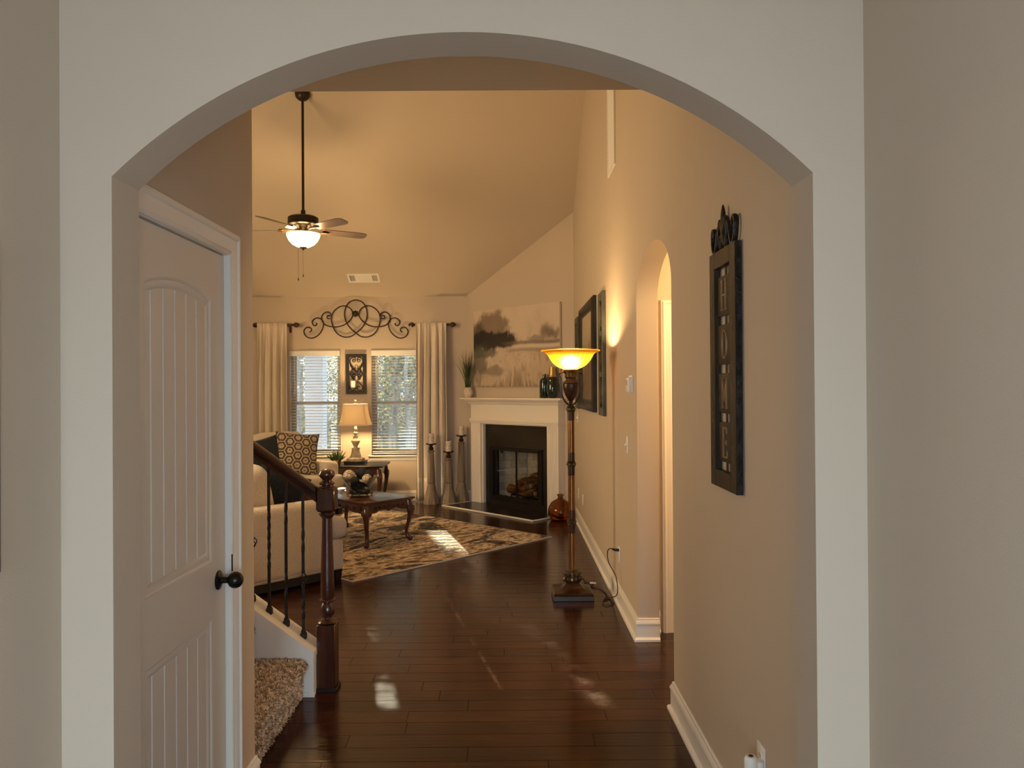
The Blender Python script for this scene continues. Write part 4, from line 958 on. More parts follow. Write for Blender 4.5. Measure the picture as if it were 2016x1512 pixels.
# curtain rods and curtains -----------------------------------------------
RY_ = YB - .105
def rod(xa, xb, z, label):
    t = thing('curtain_rod', label, 'curtain rod', ((xa + xb) / 2, RY_, z), group='short dark curtain rods'); h = (xb - xa) / 2
    b = MB(RY(PI / 2)); b.lathe([(0, -h), (.014, -h), (.014, h), (0, h)], n=14); b.build('pole', 'rod_wood', t)
    for s in (-1, 1):
        b = MB(T(s * h, 0, 0) @ RY(s * PI / 2)); b.lathe([(.014, -.012), (.021, -.008), (.021, .004), (.012, .012), (.014, .020), (.032, .045), (.036, .062), (.030, .085), (.014, .105), (0, .115)], n=14, flute=lambda a, k: .06 * math.cos(7 * a)); b.build('finial', 'rod_wood', t)
        b = MB(T(s * (h - .045), 0, 0)); b.box((0, .05, -.018), (.018, .105, .016), .003); b.box((0, .095, -.045), (.03, .014, .11), .003); b.lathe([(.022, -.012), (.022, .012)], R=RY(PI / 2), n=14); b.build('bracket', 'rod_wood', t)
rod(-3.47, -3.03, 2.470, 'short dark wood curtain rod with finials above the left curtain'); rod(-1.295, -.850, 2.462, 'short dark wood curtain rod with finials above the right curtain')
def curtain(x0, x1, z0, z1, label, flare, seed):
    R = random.Random(seed); t = thing('curtain', label, 'curtain', ((x0 + x1) / 2, RY_, 0), group='cream curtain panels'); w = x1 - x0; npl = 4.6; ph = [R.uniform(-.5, .5) for _ in range(8)]
    def fn(u_, v_):
        z = z1 + (z0 - z1) * v_; spread = 1 + flare * v_; a = u_ * npl * 2 * PI + .9 * math.sin(2 * PI * u_ + ph[0]) + .5 * math.sin(v_ * 3 + ph[1])
        am = .030 + .026 * min(1, v_ * 4) ; y_ = am * math.sin(a) + .012 * math.sin(2.3 * a + ph[2] + 2 * v_)
        if v_ < .06: y_ = y_ * (.55 + 7.5 * v_) 
        return (-w / 2 * spread + w * spread * u_ + .012 * math.cos(a) * min(1, 3 * v_), y_ - .02 - .018 * (1 - v_), z)
    b = MB(); b.grid(fn, 120, 40); b.build('panel', 'curtain_fabric', t, smooth=180, solid=.003)
    b = MB(); b.grid(lambda u_, v_: tuple(Vector(fn(u_, 1 - .14 * (1 - v_) * .9)) + Vector((0, -.003, 0))), 120, 4); b.build('hem', 'curtain_fabric', t, smooth=180, solid=.002)
curtain(-3.500, -3.085, .02, 2.495, 'cream pleated curtain left of the left window, behind the sofa', .06, 3)
curtain(-1.300, -.875, .02, 2.485, 'cream pleated curtain hanging to the floor right of the right window', .10, 4)
# ================================================================== SEATING GROUP (turned with the corner fireplace)
R0 = Vector((-1.29, 6.29, 0)); GA = math.atan2(.727, .687)       # e1 toward the fireplace, e2 to the left-far
E1 = Vector((math.cos(GA), math.sin(GA), 0)); E2 = Vector((-math.sin(GA), math.cos(GA), 0))
def G(a, c, z=0): return R0 + E1 * a + E2 * c + Vector((0, 0, z))
t = thing('area_rug', 'large distressed beige and grey rug under the coffee table', 'rug', G(0, 0), GA)
RH = .012
b = MB(); b.b2((0, 0, 0), (2.52, 3.3, RH - .002), .002); b.build('binding', 'cushion_cream', t)
b = MB(); b.grid(lambda u_, v_: (.012 + 2.496 * u_, .012 + 3.276 * v_, RH - .0005 + .0018 * noise.noise(Vector((u_ * 18, v_ * 24, 0)))), 60, 80); b.build('pile', 'rug_pile', t, smooth=180)

def soft_box(mb, lo, hi, e=.22, n=40, rows=20):
    lo, hi = Vector(lo), Vector(hi); mb.ball((lo + hi) / 2, (hi - lo) / 2, n, rows, e)
def rbox(mb, lo, hi, r, seg=4): mb.b2(lo, hi, r, seg)
def pillow(name, label, loc, rot, a, c, th, m_, fn=None, n=44, group=None):
    t = thing(name, label, 'pillow', loc, group=group); t.rotation_euler = rot
    b = MB()
    for s in (1, -1):
        def f_(u_, v_):
            x, z = 2 * u_ - 1, 2 * v_ - 1
            k = (max(0, 1 - x * x) ** .42) * (max(0, 1 - z * z) ** .42)
            return (a * x * (1 - .10 * (1 - z * z)), s * th * (k * (1 - .06 * noise.noise(Vector((x * 2, z * 2, s * 3)))) + .004), c + c * z * (1 - .10 * (1 - x * x)))
        b.grid(f_, n, n)
    bmesh.ops.remove_doubles(b.bm, verts=b.bm.verts[:], dist=.0005)
    o = b.build('cover', m_, t, smooth=180)
    if fn: paint(o, fn)
    pts = []
    for k in range(4 * 12):
        q = k / 12; sd = int(q); f = q - sd; x, z = [(2 * f - 1, -1), (1, 2 * f - 1), (1 - 2 * f, 1), (-1, 1 - 2 * f)][sd]
        pts.append((a * x * (1 - .10 * (1 - z * z)), 0, c + c * z * (1 - .10 * (1 - x * x))))
    b = MB(); b.tube(pts, .0045, 6, closed=True); b.build('piping', m_ if m_ != 'pattern_fabric' else 'cushion_navy', t)
    return t

# sofa with its back to the stairs, facing the fireplace; local x = e2 (along), y = -e1 (back), front at y=0
def sofa(name, label, loc, rot, width, arm_h=.665, armw=.20, back_h=.95, dep=.98, seat_h=.515, cushions=2):
    t = thing(name, label, 'sofa', loc, rot)
    b = MB()
    rbox(b, (0, .06, .09), (width, dep, .335), .02, 3); b.build('base', 'sofa_fabric', t)
    for s in (0, 1):
        x0 = 0 if s == 0 else width - armw
        b = MB(); rbox(b, (x0 - .012, .155, .092), (x0 + armw + .012, dep - .01, arm_h), .06, 5); b.build('arm', 'sofa_fabric', t)
    b = MB(); rbox(b, (armw - .02, dep - .24, .30), (width - armw + .02, dep, .80), .07, 4); b.build('backrest', 'sofa_fabric', t)
    sw_ = (width - 2 * armw) / cushions
    for k in range(cushions):
        x0 = armw + sw_ * k; x1 = x0 + sw_
        b = MB(); rbox(b, (x0 + .003, .0, .335), (x1 - .003, dep - .22, seat_h), .055, 5)
        if k == 0: rbox(b, (.012, -.002, .337), (armw + .1, .15, seat_h - .004), .055, 5)
        if k == cushions - 1: rbox(b, (width - armw - .1, -.002, .337), (width - .012, .15, seat_h - .004), .055, 5)
        b.build('seat_cushion', 'sofa_fabric', t)
        bh = (back_h - .50) / 2; b = MB(T((x0 + x1) / 2, dep - .30, .505 + bh) @ RX(-.20)); b.ball((0, 0, 0), (sw_ / 2 - .004, .13, bh + .01), 40, 20, .38); b.build('back_cushion', 'sofa_fabric', t)
    for k, (x, y_) in enumerate([(.045, .10), (width - .045, .10), (.045, dep - .06), (width - .045, dep - .06)]):
        q = MB(); q.lathe([(.034, 0), (.044, .085), (.044, .092)], (x, y_, .0), n=4, phase=PI / 4); q.build('foot', 'black_wood', t, smooth=0)
    return t
# local x+ must run along e2: rotation GA+90deg maps x->e2, y->-e1
S1 = sofa('sofa', 'pale textured sofa with its arm end behind the stair railing', G(.075, .128), GA + PI / 2, 2.15)
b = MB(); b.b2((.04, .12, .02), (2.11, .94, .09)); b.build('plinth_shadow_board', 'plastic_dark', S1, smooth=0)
# loveseat by the left window, facing -e2: local y+ = back = e2, local x+ = e1
S2 = sofa('sofa', 'pale loveseat with patterned pillow below the left window', G(.06, 2.84), GA, 1.86, back_h=1.02)
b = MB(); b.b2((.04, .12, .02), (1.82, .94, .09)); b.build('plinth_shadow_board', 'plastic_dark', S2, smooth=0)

def hexpat(p):
    s = .066; x, z = p.z / s, p.x / s; best = 9; row = 3 ** .5
    for ox, oz in ((0, 0), (row / 2, 1.5)):
        cx = round((x - ox) / row) * row + ox; cz = round((z - oz) / 3) * 3 + oz
        dx, dz = abs(x - cx), abs(z - cz); d = max(dx / (row / 2), (dx / row + dz) )
        best = min(best, d)
    dk, lt, md = (.085, .062, .045), (.50, .42, .32), (.15, .12, .095)
    if best > .90: return lt
    if best > .62: return dk
    if best > .50: return md
    if best > .40: return lt
    if best > .22: return (.42, .34, .25)
    return dk if abs(x * 2.2) % 1 > .55 else lt
pc = onY(586, 933, 9.55)
pillow('throw_pillow', 'beige and brown hexagon patterned pillow on the loveseat below the window', (-2.63, 9.50, .520), (-.26, .10, .42), .265, .265, .085, 'pattern_fabric', hexpat, 110)
pillow('throw_pillow', 'dark navy pillow behind the patterned pillow on the loveseat', (-2.93, 9.32, .520), (-.32, -.18, .62), .26, .24, .08, 'cushion_navy')
pillow('throw_pillow', 'dark navy pillow on the sofa behind the stair railing', (-2.06, 6.64, .500), (-.25, .40, .36), .225, .20, .08, 'cushion_navy')
pillow('throw_pillow', 'cream pillow at the back of the sofa behind the stair railing', (-2.36, 6.52, .51), (-.15, -.12, .95), .25, .24, .09, 'cushion_cream')

# coffee table ------------------------------------------------------------
TH = .462; tx0, tx1, ty0, ty1 = .814, 1.44, .93, 2.13
ct = thing('coffee_table', 'dark cherry coffee table with carved apron and cabriole legs on the rug', 'table', G((tx0 + tx1) / 2, (ty0 + ty1) / 2, RH), GA)
hx, hy = (tx1 - tx0) / 2, (ty1 - ty0) / 2; hz = TH - RH
b = MB(); b.b2((-hx, -hy, hz - .020), (hx, hy, hz), .007, 3); b.b2((-hx + .014, -hy + .014, hz - .030), (hx - .014, hy - .014, hz - .019), .003); b.build('table_top', 'cherry_h', ct)
def apron(L_, M, name='apron'):
    n = 40; pts = [(-L_, 0)]; low = []
    for i in range(n + 1):
        f = -1 + 2 * i / n; d = .075 + .028 * abs(f) ** 3 + .010 * math.cos(f * PI * 3) * (1 - abs(f) ** 4) - .010 * (1 - f * f); low.append((f * L_, -d))
    mb = MB(M); mb.prism(low + [(L_, 0), (-L_, 0)], 0, .018, lambda a, c, e: (a, e, c)); o = mb.build(name, 'cherry', ct, smooth=30)
    mb = MB(M)
    for i in range(-4, 5):
        f = i / 4.4
        if abs(f * L_) > L_ - .03: continue
        sg = 1 if i >= 0 else -1
        mb.tube([(f * L_ + sg * x * 1.0, -.003, -.045 + z) for x, z in spiral(0, 0, .021, .004, 0, 2 * PI * 1.4, 20)], .0045, 5)
    mb.ball((0, -.004, -.05), (.024, .010, .018), 10, 6); mb.build('carving', 'cherry', o)
apron(hx - .06, T(0, -hy + .030, hz - .030)); apron(hx - .06, T(0, hy - .030, hz - .030) @ RZ(PI)); apron(hy - .06, T(hx - .030, 0, hz - .030) @ RZ(PI / 2)); apron(hy - .06, T(-hx + .030, 0, hz - .030) @ RZ(-PI / 2))
def cabriole(par, sx, sy, x, y_, h, k=1.0, name='leg', m_='cherry'):
    d = Vector((sx, sy, 0)).normalized(); ctl = [(0, h - .03, .036), (.006, h - .08, .040), (.026, h - .13, .038), (.026, h - .19, .030), (.008, h * .42, .022), (-.012, h * .24, .019), (-.008, h * .13, .0195), (.012, h * .06, .024), (.022, .030, .027), (.020, .010, .024), (.016, 0, .016)]
    pts = spline([Vector((x, y_, 0)) + d * (o * k) + Vector((0, 0, z)) for o, z, r in ctl], 3); rs = [v_.x for v_ in spline([Vector((r * k, 0, 0)) for o, z, r in ctl], 3)]
    mb = MB(); mb.tube(pts, rs, 12); o = mb.build(name, m_, par, smooth=60)
    mb = MB()
    for s in (-1, 1):
        sd = Vector((-d.y, d.x, 0)) * s; mb.ball(Vector((x, y_, h - .115)) + d * (.012 * k) + sd * .034 * k, (.020 * k, .020 * k, .034 * k), 10, 7)
    mb.ball(Vector((x, y_, h - .12)) + d * (.058 * k), (.014 * k, .014 * k, .032 * k), 10, 7); mb.build('knee_carving', m_, o)
for sx in (-1, 1):
    for sy in (-1, 1): cabriole(ct, sx, sy, sx * (hx - .055), sy * (hy - .055), hz)

# glass bowl of decorative balls on a black stand -------------------------
bw = G(1.10, 1.42, TH); GR = .196
t = thing('glass_bowl', 'flared glass bowl with black scroll foot stand on the coffee table', 'bowl', bw)
b = MB(); b.open = True; b.lathe([(.002, .062), (.096, .062), (.192, .20), (.197, .204), (.191, .204), (.093, .067), (.002, .066)], n=40); b.build('bowl', 'bowl_glass', t)
b = MB(); b.lathe([(.094, .020), (.106, .022), (.108, .050), (.102, .064), (.088, .064), (.086, .026)], n=36); b.lathe([(0, .022), (.094, .022), (.094, .040), (0, .040)], n=30); b.build('stand_ring', 'black_gloss', t)
for k in range(5):
    a = 2 * PI * k / 5 + .5
    b = MB(RZ(a)); b.tube([(.098, 0, .045), (.108, 0, .034), (.116, 0, .02), (.126, 0, .008)] + [(.128 + .010 * math.sin(q) , 0, .016 - .010 * math.cos(q)) for q in [i * .6 for i in range(9)]], .0042, 6); b.build('scroll_foot', 'iron', t)
for (ax, ay, az, r, m_, lab) in ((-.105, -.02, .208, .062, 'net_ball', 'cream ball with dark netting at the left of the glass bowl'), (.088, -.06, .178, .052, 'net_ball', 'smaller cream ball with dark netting at the right of the glass bowl'), (.010, .075, .222, .064, 'ball_dark', 'charcoal twine ball at the back of the glass bowl'), (.085, .060, .212, .052, 'ball_dark', 'smaller charcoal twine ball at the right back of the glass bowl'), (-.035, -.075, .158, .050, 'ball_dark', 'grey twine ball low at the front of the glass bowl')):
    b = MB(); b.ball((0, 0, 0), r, 24, 16); o = b.build('decorative_ball', m_, None, loc=bw + Vector((ax, ay, az)), smooth=180); tag(o, lab, 'ball', 'decorative balls in the glass bowl')
t = thing('black_dish', 'glossy black dish leaning against the front of the glass bowl', 'dish', bw + Vector((.022, -.105, .090)))
t.rotation_euler = (math.radians(58), math.radians(18), 0)
b = MB(); b.lathe([(0, -.012), (.040, -.010), (.080, .004), (.098, .020), (.096, .023), (.078, .009), (.040, -.004), (0, -.006)], n=36, squash=lambda x, y_, r, a: (x, y_ * .62)); b.build('dish_body', 'black_gloss', t)

# end table, lamp, riser box, succulent -----------------------------------
et = thing('end_table', 'dark end table with cabriole legs under the lamp between the windows', 'table', (-2.02, 10.43, 0))
b = MB(); b.b2((-.36, -.34, .540), (.36, .32, .562), .007, 3); b.build('table_top', 'black_wood', et)
b = MB(); b.b2((-.31, -.29, .44), (.31, -.27, .54)); b.b2((-.31, .25, .44), (.31, .27, .54)); b.b2((-.31, -.27, .44), (-.29, .25, .54)); b.b2((.29, -.27, .44), (.31, .25, .54)); b.build('apron', 'cherry', et, smooth=0)
for sx in (-1, 1):
    for sy in (-1, 1): cabriole(et, sx, sy, sx * .295, sy * .265 - .01, .545, 1.0, 'leg', 'cherry')
LX, LY = -2.075, 10.42
t = thing('riser_box', 'flat black box under the table lamp on the end table', 'box', (LX, LY, .562))
b = MB(); b.b2((-.135, -.12, 0), (.135, .12, .038), .003); b.build('lid_body', 'black_wood', t); b = MB(); b.b2((-.145, -.13, .036), (.145, .13, .046), .003); b.build('lid', 'black_wood', t)
zl = .608
t = thing('table_lamp', 'lit table lamp with distressed cream turned base between the windows', 'lamp', (LX, LY, zl))
b = MB(); b.box((0, 0, .018), (.205, .205, .036), .006, 2); b.lathe([(.098, .036), (.092, .048), (.088, .050)], n=6); b.build('plinth', 'distressed_cream', t, smooth=30)
b = MB(); b.lathe([(.078, .048), (.052, .150), (.060, .156), (.060, .168), (.046, .172)], n=6, phase=PI / 6); b.build('hexagonal_foot', 'distressed_cream', t, smooth=0)
b = MB(); b.lathe([(.030, .170), (.026, .185), (.030, .20), (.044, .225), (.058, .252), (.060, .268), (.050, .288), (.034, .300), (.030, .312), (.036, .318), (.036, .326), (.022, .334), (.020, .352), (.032, .364), (.034, .374), (.024, .384), (.018, .40), (.024, .412), (.022, .43), (.016, .45), (.014, .50)], n=24); b.build('turned_body', 'distressed_cream', t)
b = MB()
for s in (-1, 1): b.tube(spline([(0, 0, .50), (s * .07, 0, .53), (s * .075, 0, .62), (s * .03, 0, .76), (0, 0, .775)], 5), .003, 6)
b.tube([(0, 0, .77), (0, 0, .80)], .004, 6); b.build('harp', 'gold', t)
sq = lambda x, y_, r, a: tuple(r * math.copysign(abs(f) ** .42, f) for f in (math.cos(a), math.sin(a)))
z0, z1 = .478, .758; b = MB(); b.open = True
b.lathe([(.205 - .052 * (1 - (1 - f) ** 1.9) , z0 + (z1 - z0) * f) for f in [i / 12 for i in range(13)]], n=48, squash=sq); b.build('lamp_shade', 'lamp_shade_fabric', t, smooth=50, solid=.002)
b = MB()
for f in (0, 1):
    r = .205 - .052 * (1 - (1 - f) ** 1.9); b.tube([tuple(list(sq(0, 0, r, 2 * PI * i / 48)) + [z0 + (z1 - z0) * f]) for i in range(48)], .0045, 6, closed=True)
for k in range(4):
    a = PI / 4 + k * PI / 2; b.tube([tuple(list(sq(0, 0, .206 - .052 * (1 - (1 - f) ** 1.9), a)) + [z0 + (z1 - z0) * f]) for f in [i / 8 for i in range(9)]], .004, 5)
    b.tube([(0, 0, z1 - .004), tuple(list(sq(0, 0, .150, a)) + [z1 - .002])], .002, 5)
b.build('shade_trim', 'cushion_cream', t)
b = MB(T(0, 0, .79)); b.lathe([(0, 0), (.012, 0), (.008, .008), (.014, .014), (.018, .028), (.012, .038), (0, .042)], n=14); b.build('finial', 'distressed_cream', t)
lamp('table_lamp_light', 'POINT', TABLE_LAMP_POWER, WARM, (LX, LY, zl + .60), .045)
t = thing('potted_succulent', 'small spiky green plant in a gold hexagon pot on the end table', 'plant', (-2.295, 10.25, .562))
b = MB(); b.lathe([(0, 0), (.048, 0), (.062, .075), (.056, .075), (.050, .06), (0, .06)], n=6); b.build('pot', 'gold', t, smooth=0)
b = MB(); R = random.Random(9)
for k in range(46):
    a = R.uniform(0, 6.28); el = R.uniform(.35, 1.5); ln = R.uniform(.09, .16); d = Vector((math.cos(a) * math.cos(el), math.sin(a) * math.cos(el), math.sin(el)))
    p = Vector((math.cos(a) * .02, math.sin(a) * .02, .06)); b.tube([p, p + d * ln * .5, p + d * ln * .85 + Vector((0, 0, .01)), p + d * ln + Vector((0, 0, .016))], [.007, .0095, .005, .0008], 5)
o = b.build('leaves', 'leaf', t); o['kind'] = 'stuff'
t = thing('power_cord', 'dark lamp cord trailing down behind the candle stands', 'cord', (-.95, 10.80, 0)); t.name = 'power_cord'
b = MB(); b.tube(spline([(-.02, .07, .30), (-.02, .055, .20), (0, .04, .10), (.03, -.02, .02), (.05, -.10, .006), (0, -.14, .006), (-.1, -.10, .006)], 5), .0045, 6); b.build('cable', 'plastic_dark', t)

# ceiling fan -------------------------------------------------------------
fy = 7.87; fc = onY(597, 452, fy); zb = fc.z; top = ceil_z(fy)
fan = thing('ceiling_fan', 'dark bronze five blade ceiling fan with lit bowl on a long rod', 'ceiling fan', (fc.x, fy, zb))
K = .155 / .150
b = MB(T(0, 0, top - zb) @ RX(-math.atan(SL))); b.lathe([(0, .01), (.075, .005), (.078, -.01), (.066, -.05), (.040, -.075), (.018, -.085), (0, -.085)], n=28); b.build('canopy', 'fan_bronze', fan)
b = MB(); b.lathe([(.0135, .16), (.0135, top - zb - .06)], n=12); b.lathe([(.022, .135), (.024, .14), (.024, .19), (.018, .20)], n=14); b.build('downrod', 'fan_bronze', fan)
b = MB(); b.lathe([(0, .142), (.060, .142), (.130, .132), (.152, .118), (.153, .050), (.140, .040), (.100, .036), (0, .036)], n=40); b.build('motor_housing', 'fan_bronze', fan)
b = MB(); b.lathe([(0, .036), (.085, .036), (.060, .012), (.052, 0), (.052, -.030), (.100, -.036), (.102, -.042), (0, -.042)], n=28); b.build('switch_housing', 'lamp_gilt', fan)
bl = None
for k in range(5):
    a = math.radians(32 + 72 * k)
    M = RZ(a) @ RX(math.radians(-13)) if False else RZ(a)
    if bl is None:
        mb = MB(T(0, 0, -.004) @ RX(math.radians(-13)))
        outl = [(.20, -.052), (.24, -.060), (.60, -.070), (.650, -.060), (.675, -.035), (.675, .035), (.650, .060), (.60, .070), (.24, .060), (.20, .052)]
        mb.prism(outl, -.003, .004, lambda p, q, e: (p, q, e)); bl = mb.build('blade', 'fan_blade', fan, smooth=0)
        mb = MB(); mb.prism([(.05, -.022), (.12, -.018), (.17, -.040), (.235, -.045), (.265, -.012), (.265, .012), (.235, .045), (.17, .040), (.12, .018), (.05, .022)], -.008, -.003, lambda p, q, e: (p, q * 1.0, e + q * .22 - .004)); br = mb.build('blade_iron', 'lamp_gilt', bl, smooth=0)
        bl.rotation_euler = (0, 0, a)
    else:
        c = bl.copy(); COL.objects.link(c); c.parent = fan; c.rotation_euler = (0, 0, a); d = br.copy(); COL.objects.link(d); d.parent = c
b = MB(); b.open = True; b.lathe([(.163, -.045), (.165, -.050), (.160, -.075), (.140, -.115), (.108, -.150), (.060, -.175), (.012, -.183)], n=40); b.build('light_bowl', 'fan_bowl_glass', fan, solid=.003)
b = MB(); b.lathe([(.040, -.176), (.036, -.190), (.014, -.196), (.010, -.206), (0, -.212)], n=20); b.build('bowl_finial', 'lamp_gilt', fan)
for x, z in ((-.036, -.50), (-.002, -.455)):
    b = MB(); b.tube([(x, -.06, -.10) if x < -.02 else (x, 0, -.21), (x, -.06 if x < -.02 else 0, z)], .0014, 5); b.lathe([(0, 0), (.006, .004), (.007, .018), (.003, .03), (0, .032)], (x, -.06 if x < -.02 else 0, z - .03), n=10); b.build('pull_chain', 'cord_brown', fan)
lamp('fan_light', 'POINT', FAN_POWER, WARM, (fc.x, fy, zb - .090), .12)

# supply register on the sloped ceiling ------------------------------------
def slope_hit(px, py):
    d = ray(px, py); t_ = (H0 + SL * YB - EYE) / (d.z + SL * d.y); return CAM + d * t_
rc = slope_hit(716, 547)
t = thing('ceiling_vent', 'white rectangular supply register on the sloped ceiling above the windows', 'vent', rc)
t.rotation_euler = (-math.atan(SL), 0, 0)          # local x right, local y down-slope/up-slope, -z into the room
b = MB(); w_, h_ = .215, .095
ring(MB(Matrix(((1, 0, 0, 0), (0, 0, 1, 0), (0, 1, 0, 0), (0, 0, 0, 1)))), -w_, w_, -h_, h_, .030, -.010, -.001).build('frame', 'plastic_white', t, smooth=0)
b.b2((-w_ + .03, -h_ + .03, -.0035), (w_ - .03, h_ - .03, -.001)); b.build('backing', 'dark_frame', t, smooth=0)
for k in range(5):
    for s in (-1, 1):
        q = MB(); q.box((s * (w_ - .040 - .011 * k), 0, -.006), (.005, 2 * h_ - .06, .004)); q.build('vane', 'plastic_white', t, smooth=0)
b = MB(); b.b2((-w_ + .095, -h_ + .03, -.009), (w_ - .095, h_ - .03, -.003)); b.build('centre_plate', 'plastic_white', t, smooth=0)
for k in range(6):
    q = MB(); q.box((0, -h_ + .045 + k * .021, -.0095), (2 * w_ - .20, .010, .003)); q.build('vane', 'plastic_white', t, smooth=0)
# ================================================================== FLOOR LAMP
LP = onZ(1127, 1163); LPX, LPY = .462, 5.83
t = thing('floor_lamp', 'tall bronze torchiere floor lamp with lit amber glass bowl shade', 'lamp', (LPX, LPY, 0))
b = MB(); b.b2((-.150, -.150, 0), (.150, .150, .036), .004); b.build('plinth', 'lamp_base', t)
b = MB(); b.lathe([(.205, .036), (.207, .046), (.196, .056), (.150, .064), (.108, .080), (.075, .105), (.060, .125)], n=4, phase=PI / 4); b.build('sloped_foot', 'lamp_bronze', t, smooth=30)
b = MB(); b.lathe([(.048, .108), (.060, .115), (.066, .13), (.056, .145), (.056, .155), (.064, .175), (.060, .185), (.042, .19), (.034, .20)], n=48, flute=lambda a, k: .10 * math.cos(12 * a)); b.build('leaf_collar', 'lamp_gilt', t)
b = MB()
for k in range(4):
    a = PI / 4 + k * PI / 2; b.tube([(math.cos(a) * (.040 + .028 * math.sin(q) * 1.0 + .006 * q), math.sin(a) * (.040 + .028 * math.sin(q) + .006 * q), .10 + .022 * q - .012 * math.cos(2 * q)) for q in [i * .45 for i in range(8)]], .007, 6)
b.build('scroll_leaves', 'lamp_gilt', t)
def zpx(y_): return EYE - (y_ - 764) / F * LPY
J = [zpx(1145), zpx(1027), zpx(914), zpx(806)]
for k in range(3):
    z0, z1 = J[k] + (.0 if k == 0 else .012), J[k + 1] - .012
    b = MB(); b.lathe([(.025, z0), (.025, z1)], n=24); b.build('pole', 'lamp_copper', t)
    b = MB(); b.lathe([(.0262, z0), (.0262, z0 + .055), (.0252, z0 + .075)], n=24); b.build('pole_band', 'lamp_bronze', t); b = MB(); b.lathe([(.0252, z1 - .075), (.0262, z1 - .055), (.0262, z1)], n=24); b.build('pole_band', 'lamp_bronze', t)
for z in J[1:]:
    b = MB(); b.lathe([(.026, z - .024), (.034, z - .020), (.028, z - .012), (.035, z - .007), (.036, z + .005), (.028, z + .010), (.034, z + .018), (.026, z + .022)], n=40, flute=lambda a, k: .05 * math.cos(14 * a) if k in (3, 4) else 0); b.build('collar', 'lamp_gilt', t)
zu = J[3] + .02
b = MB(); b.lathe([(.024, zu), (.012, zu + 0.0152), (.016, zu + 0.0266), (.012, zu + 0.0380), (.022, zu + 0.0494), (.040, zu + 0.0836), (.054, zu + 0.1292), (.058, zu + 0.1558), (.056, zu + 0.1710), (.050, zu + 0.1733)], n=48, flute=lambda a, k: .05 * abs(math.sin(8 * a)) if 4 <= k <= 8 else 0); b.build('urn', 'lamp_bronze', t)
b = MB(); b.lathe([(.050, zu + 0.1718), (.060, zu + 0.1763), (.058, zu + 0.1854), (.040, zu + 0.1915), (.036, zu + 0.2090), (.046, zu + 0.2204), (.042, zu + 0.2356), (.052, zu + 0.2622), (.056, zu + 0.2736), (.050, zu + 0.2774)], n=28); b.build('urn_neck', 'lamp_gilt', t)
for s in (-1, 1):
    sp3 = [(s * .018, 0, zu + 0.0114), (s * .045, 0, zu + 0.0342), (s * .070, 0, zu + 0.0760), (s * .082, 0, zu + 0.1292), (s * .085, 0, zu + 0.1786), (s * .084, 0, zu + 0.2128)]
    sp3 += [(s * (.064 + .030 * math.cos(q)), 0, zu + 0.2295 + .030 * math.sin(q)) for q in [0.2 + i * .5 for i in range(8)]]
    b = MB(RZ(.35)); b.tube(spline(sp3, 4), .0065, 8); b.build('scroll_handle', 'lamp_bronze', t)
zs = zpx(727) - .003; zr = zpx(690)
b = MB(); b.open = True
fl = lambda a, k: (.014 * math.cos(30 * a) if 2 <= k <= 9 else 0)
pr = [(.038, zs - .004), (.050, zs), (.078, zs + .010), (.108, zs + .026), (.132, zs + .048), (.150, zs + .072), (.163, zs + .096), (.174, zs + .114), (.190, zs + .126), (.208, zs + .132), (.221, zs + .136), (.223, zs + .143), (.215, zs + .145)]
b.lathe(pr, n=120, flute=fl); b.build('glass_shade', 'torch_shade', t, smooth=60)
b = MB(); b.lathe([(0, zs - .03), (.046, zs - .02), (.052, zs - .002), (.040, zs + .004), (0, zs + .004)], n=24); b.lathe([(.014, zs), (.014, zs + .012), (0, zs + .012)], n=12); b.build('socket_cup', 'lamp_bronze', t)
lamp('floor_lamp_light', 'POINT', TORCH_POWER, WARM, (LPX, LPY, zs + .074), .034)
# its cord to the outlet
def fl_(px, py, z=.006): q = onZ(px, py, z); return Vector((q.x - LPX, q.y - LPY, z))
co = onX(1217, 1083, XR - .012); L0 = Vector((LPX, LPY, 0))
pts = [fl_(1137, 1135, .03), fl_(1146, 1137), fl_(1156, 1147), fl_(1168, 1155), fl_(1180, 1158), fl_(1192, 1167), fl_(1197, 1178), fl_(1188, 1182), fl_(1187, 1188), fl_(1195, 1191), fl_(1208, 1187), fl_(1202, 1180), fl_(1194, 1176), fl_(1190, 1180), fl_(1200, 1176)]
w1 = Vector((XR - .035, 5.50, .10)) - L0
pts += [w1, Vector((XR - .04, 5.52, .22)) - L0, Vector((XR - .075, co.y + .05, co.z - .10)) - L0, Vector((XR - .085, co.y + .02, co.z - .01)) - L0, Vector((XR - .06, co.y, co.z + .012)) - L0, co - L0]
b = MB(); b.tube(spline(pts, 5), .0036, 6); cord = b.build('cord', 'cord_brown', t)
b = MB(); q = co - L0; b.tube([q + Vector((.008, 0, 0)), q + Vector((-.02, 0, .002)), q + Vector((-.045, 0, .006))], [.011, .010, .005], 8); b.build('plug', 'plastic_dark', cord)
q = fl_(1160, 1149, .012); b = MB(T(q) @ RZ(-.6)); b.box((0, 0, .004), (.09, .03, .022), .005); b.build('cord_switch', 'plastic_dark', cord)
q = fl_(1165, 1151, .012); b = MB(T(q) @ RZ(-.4)); b.box((.012, -.005, .014), (.05, .02, .014), .004); b.build('cord_label', 'pink_connector', cord)

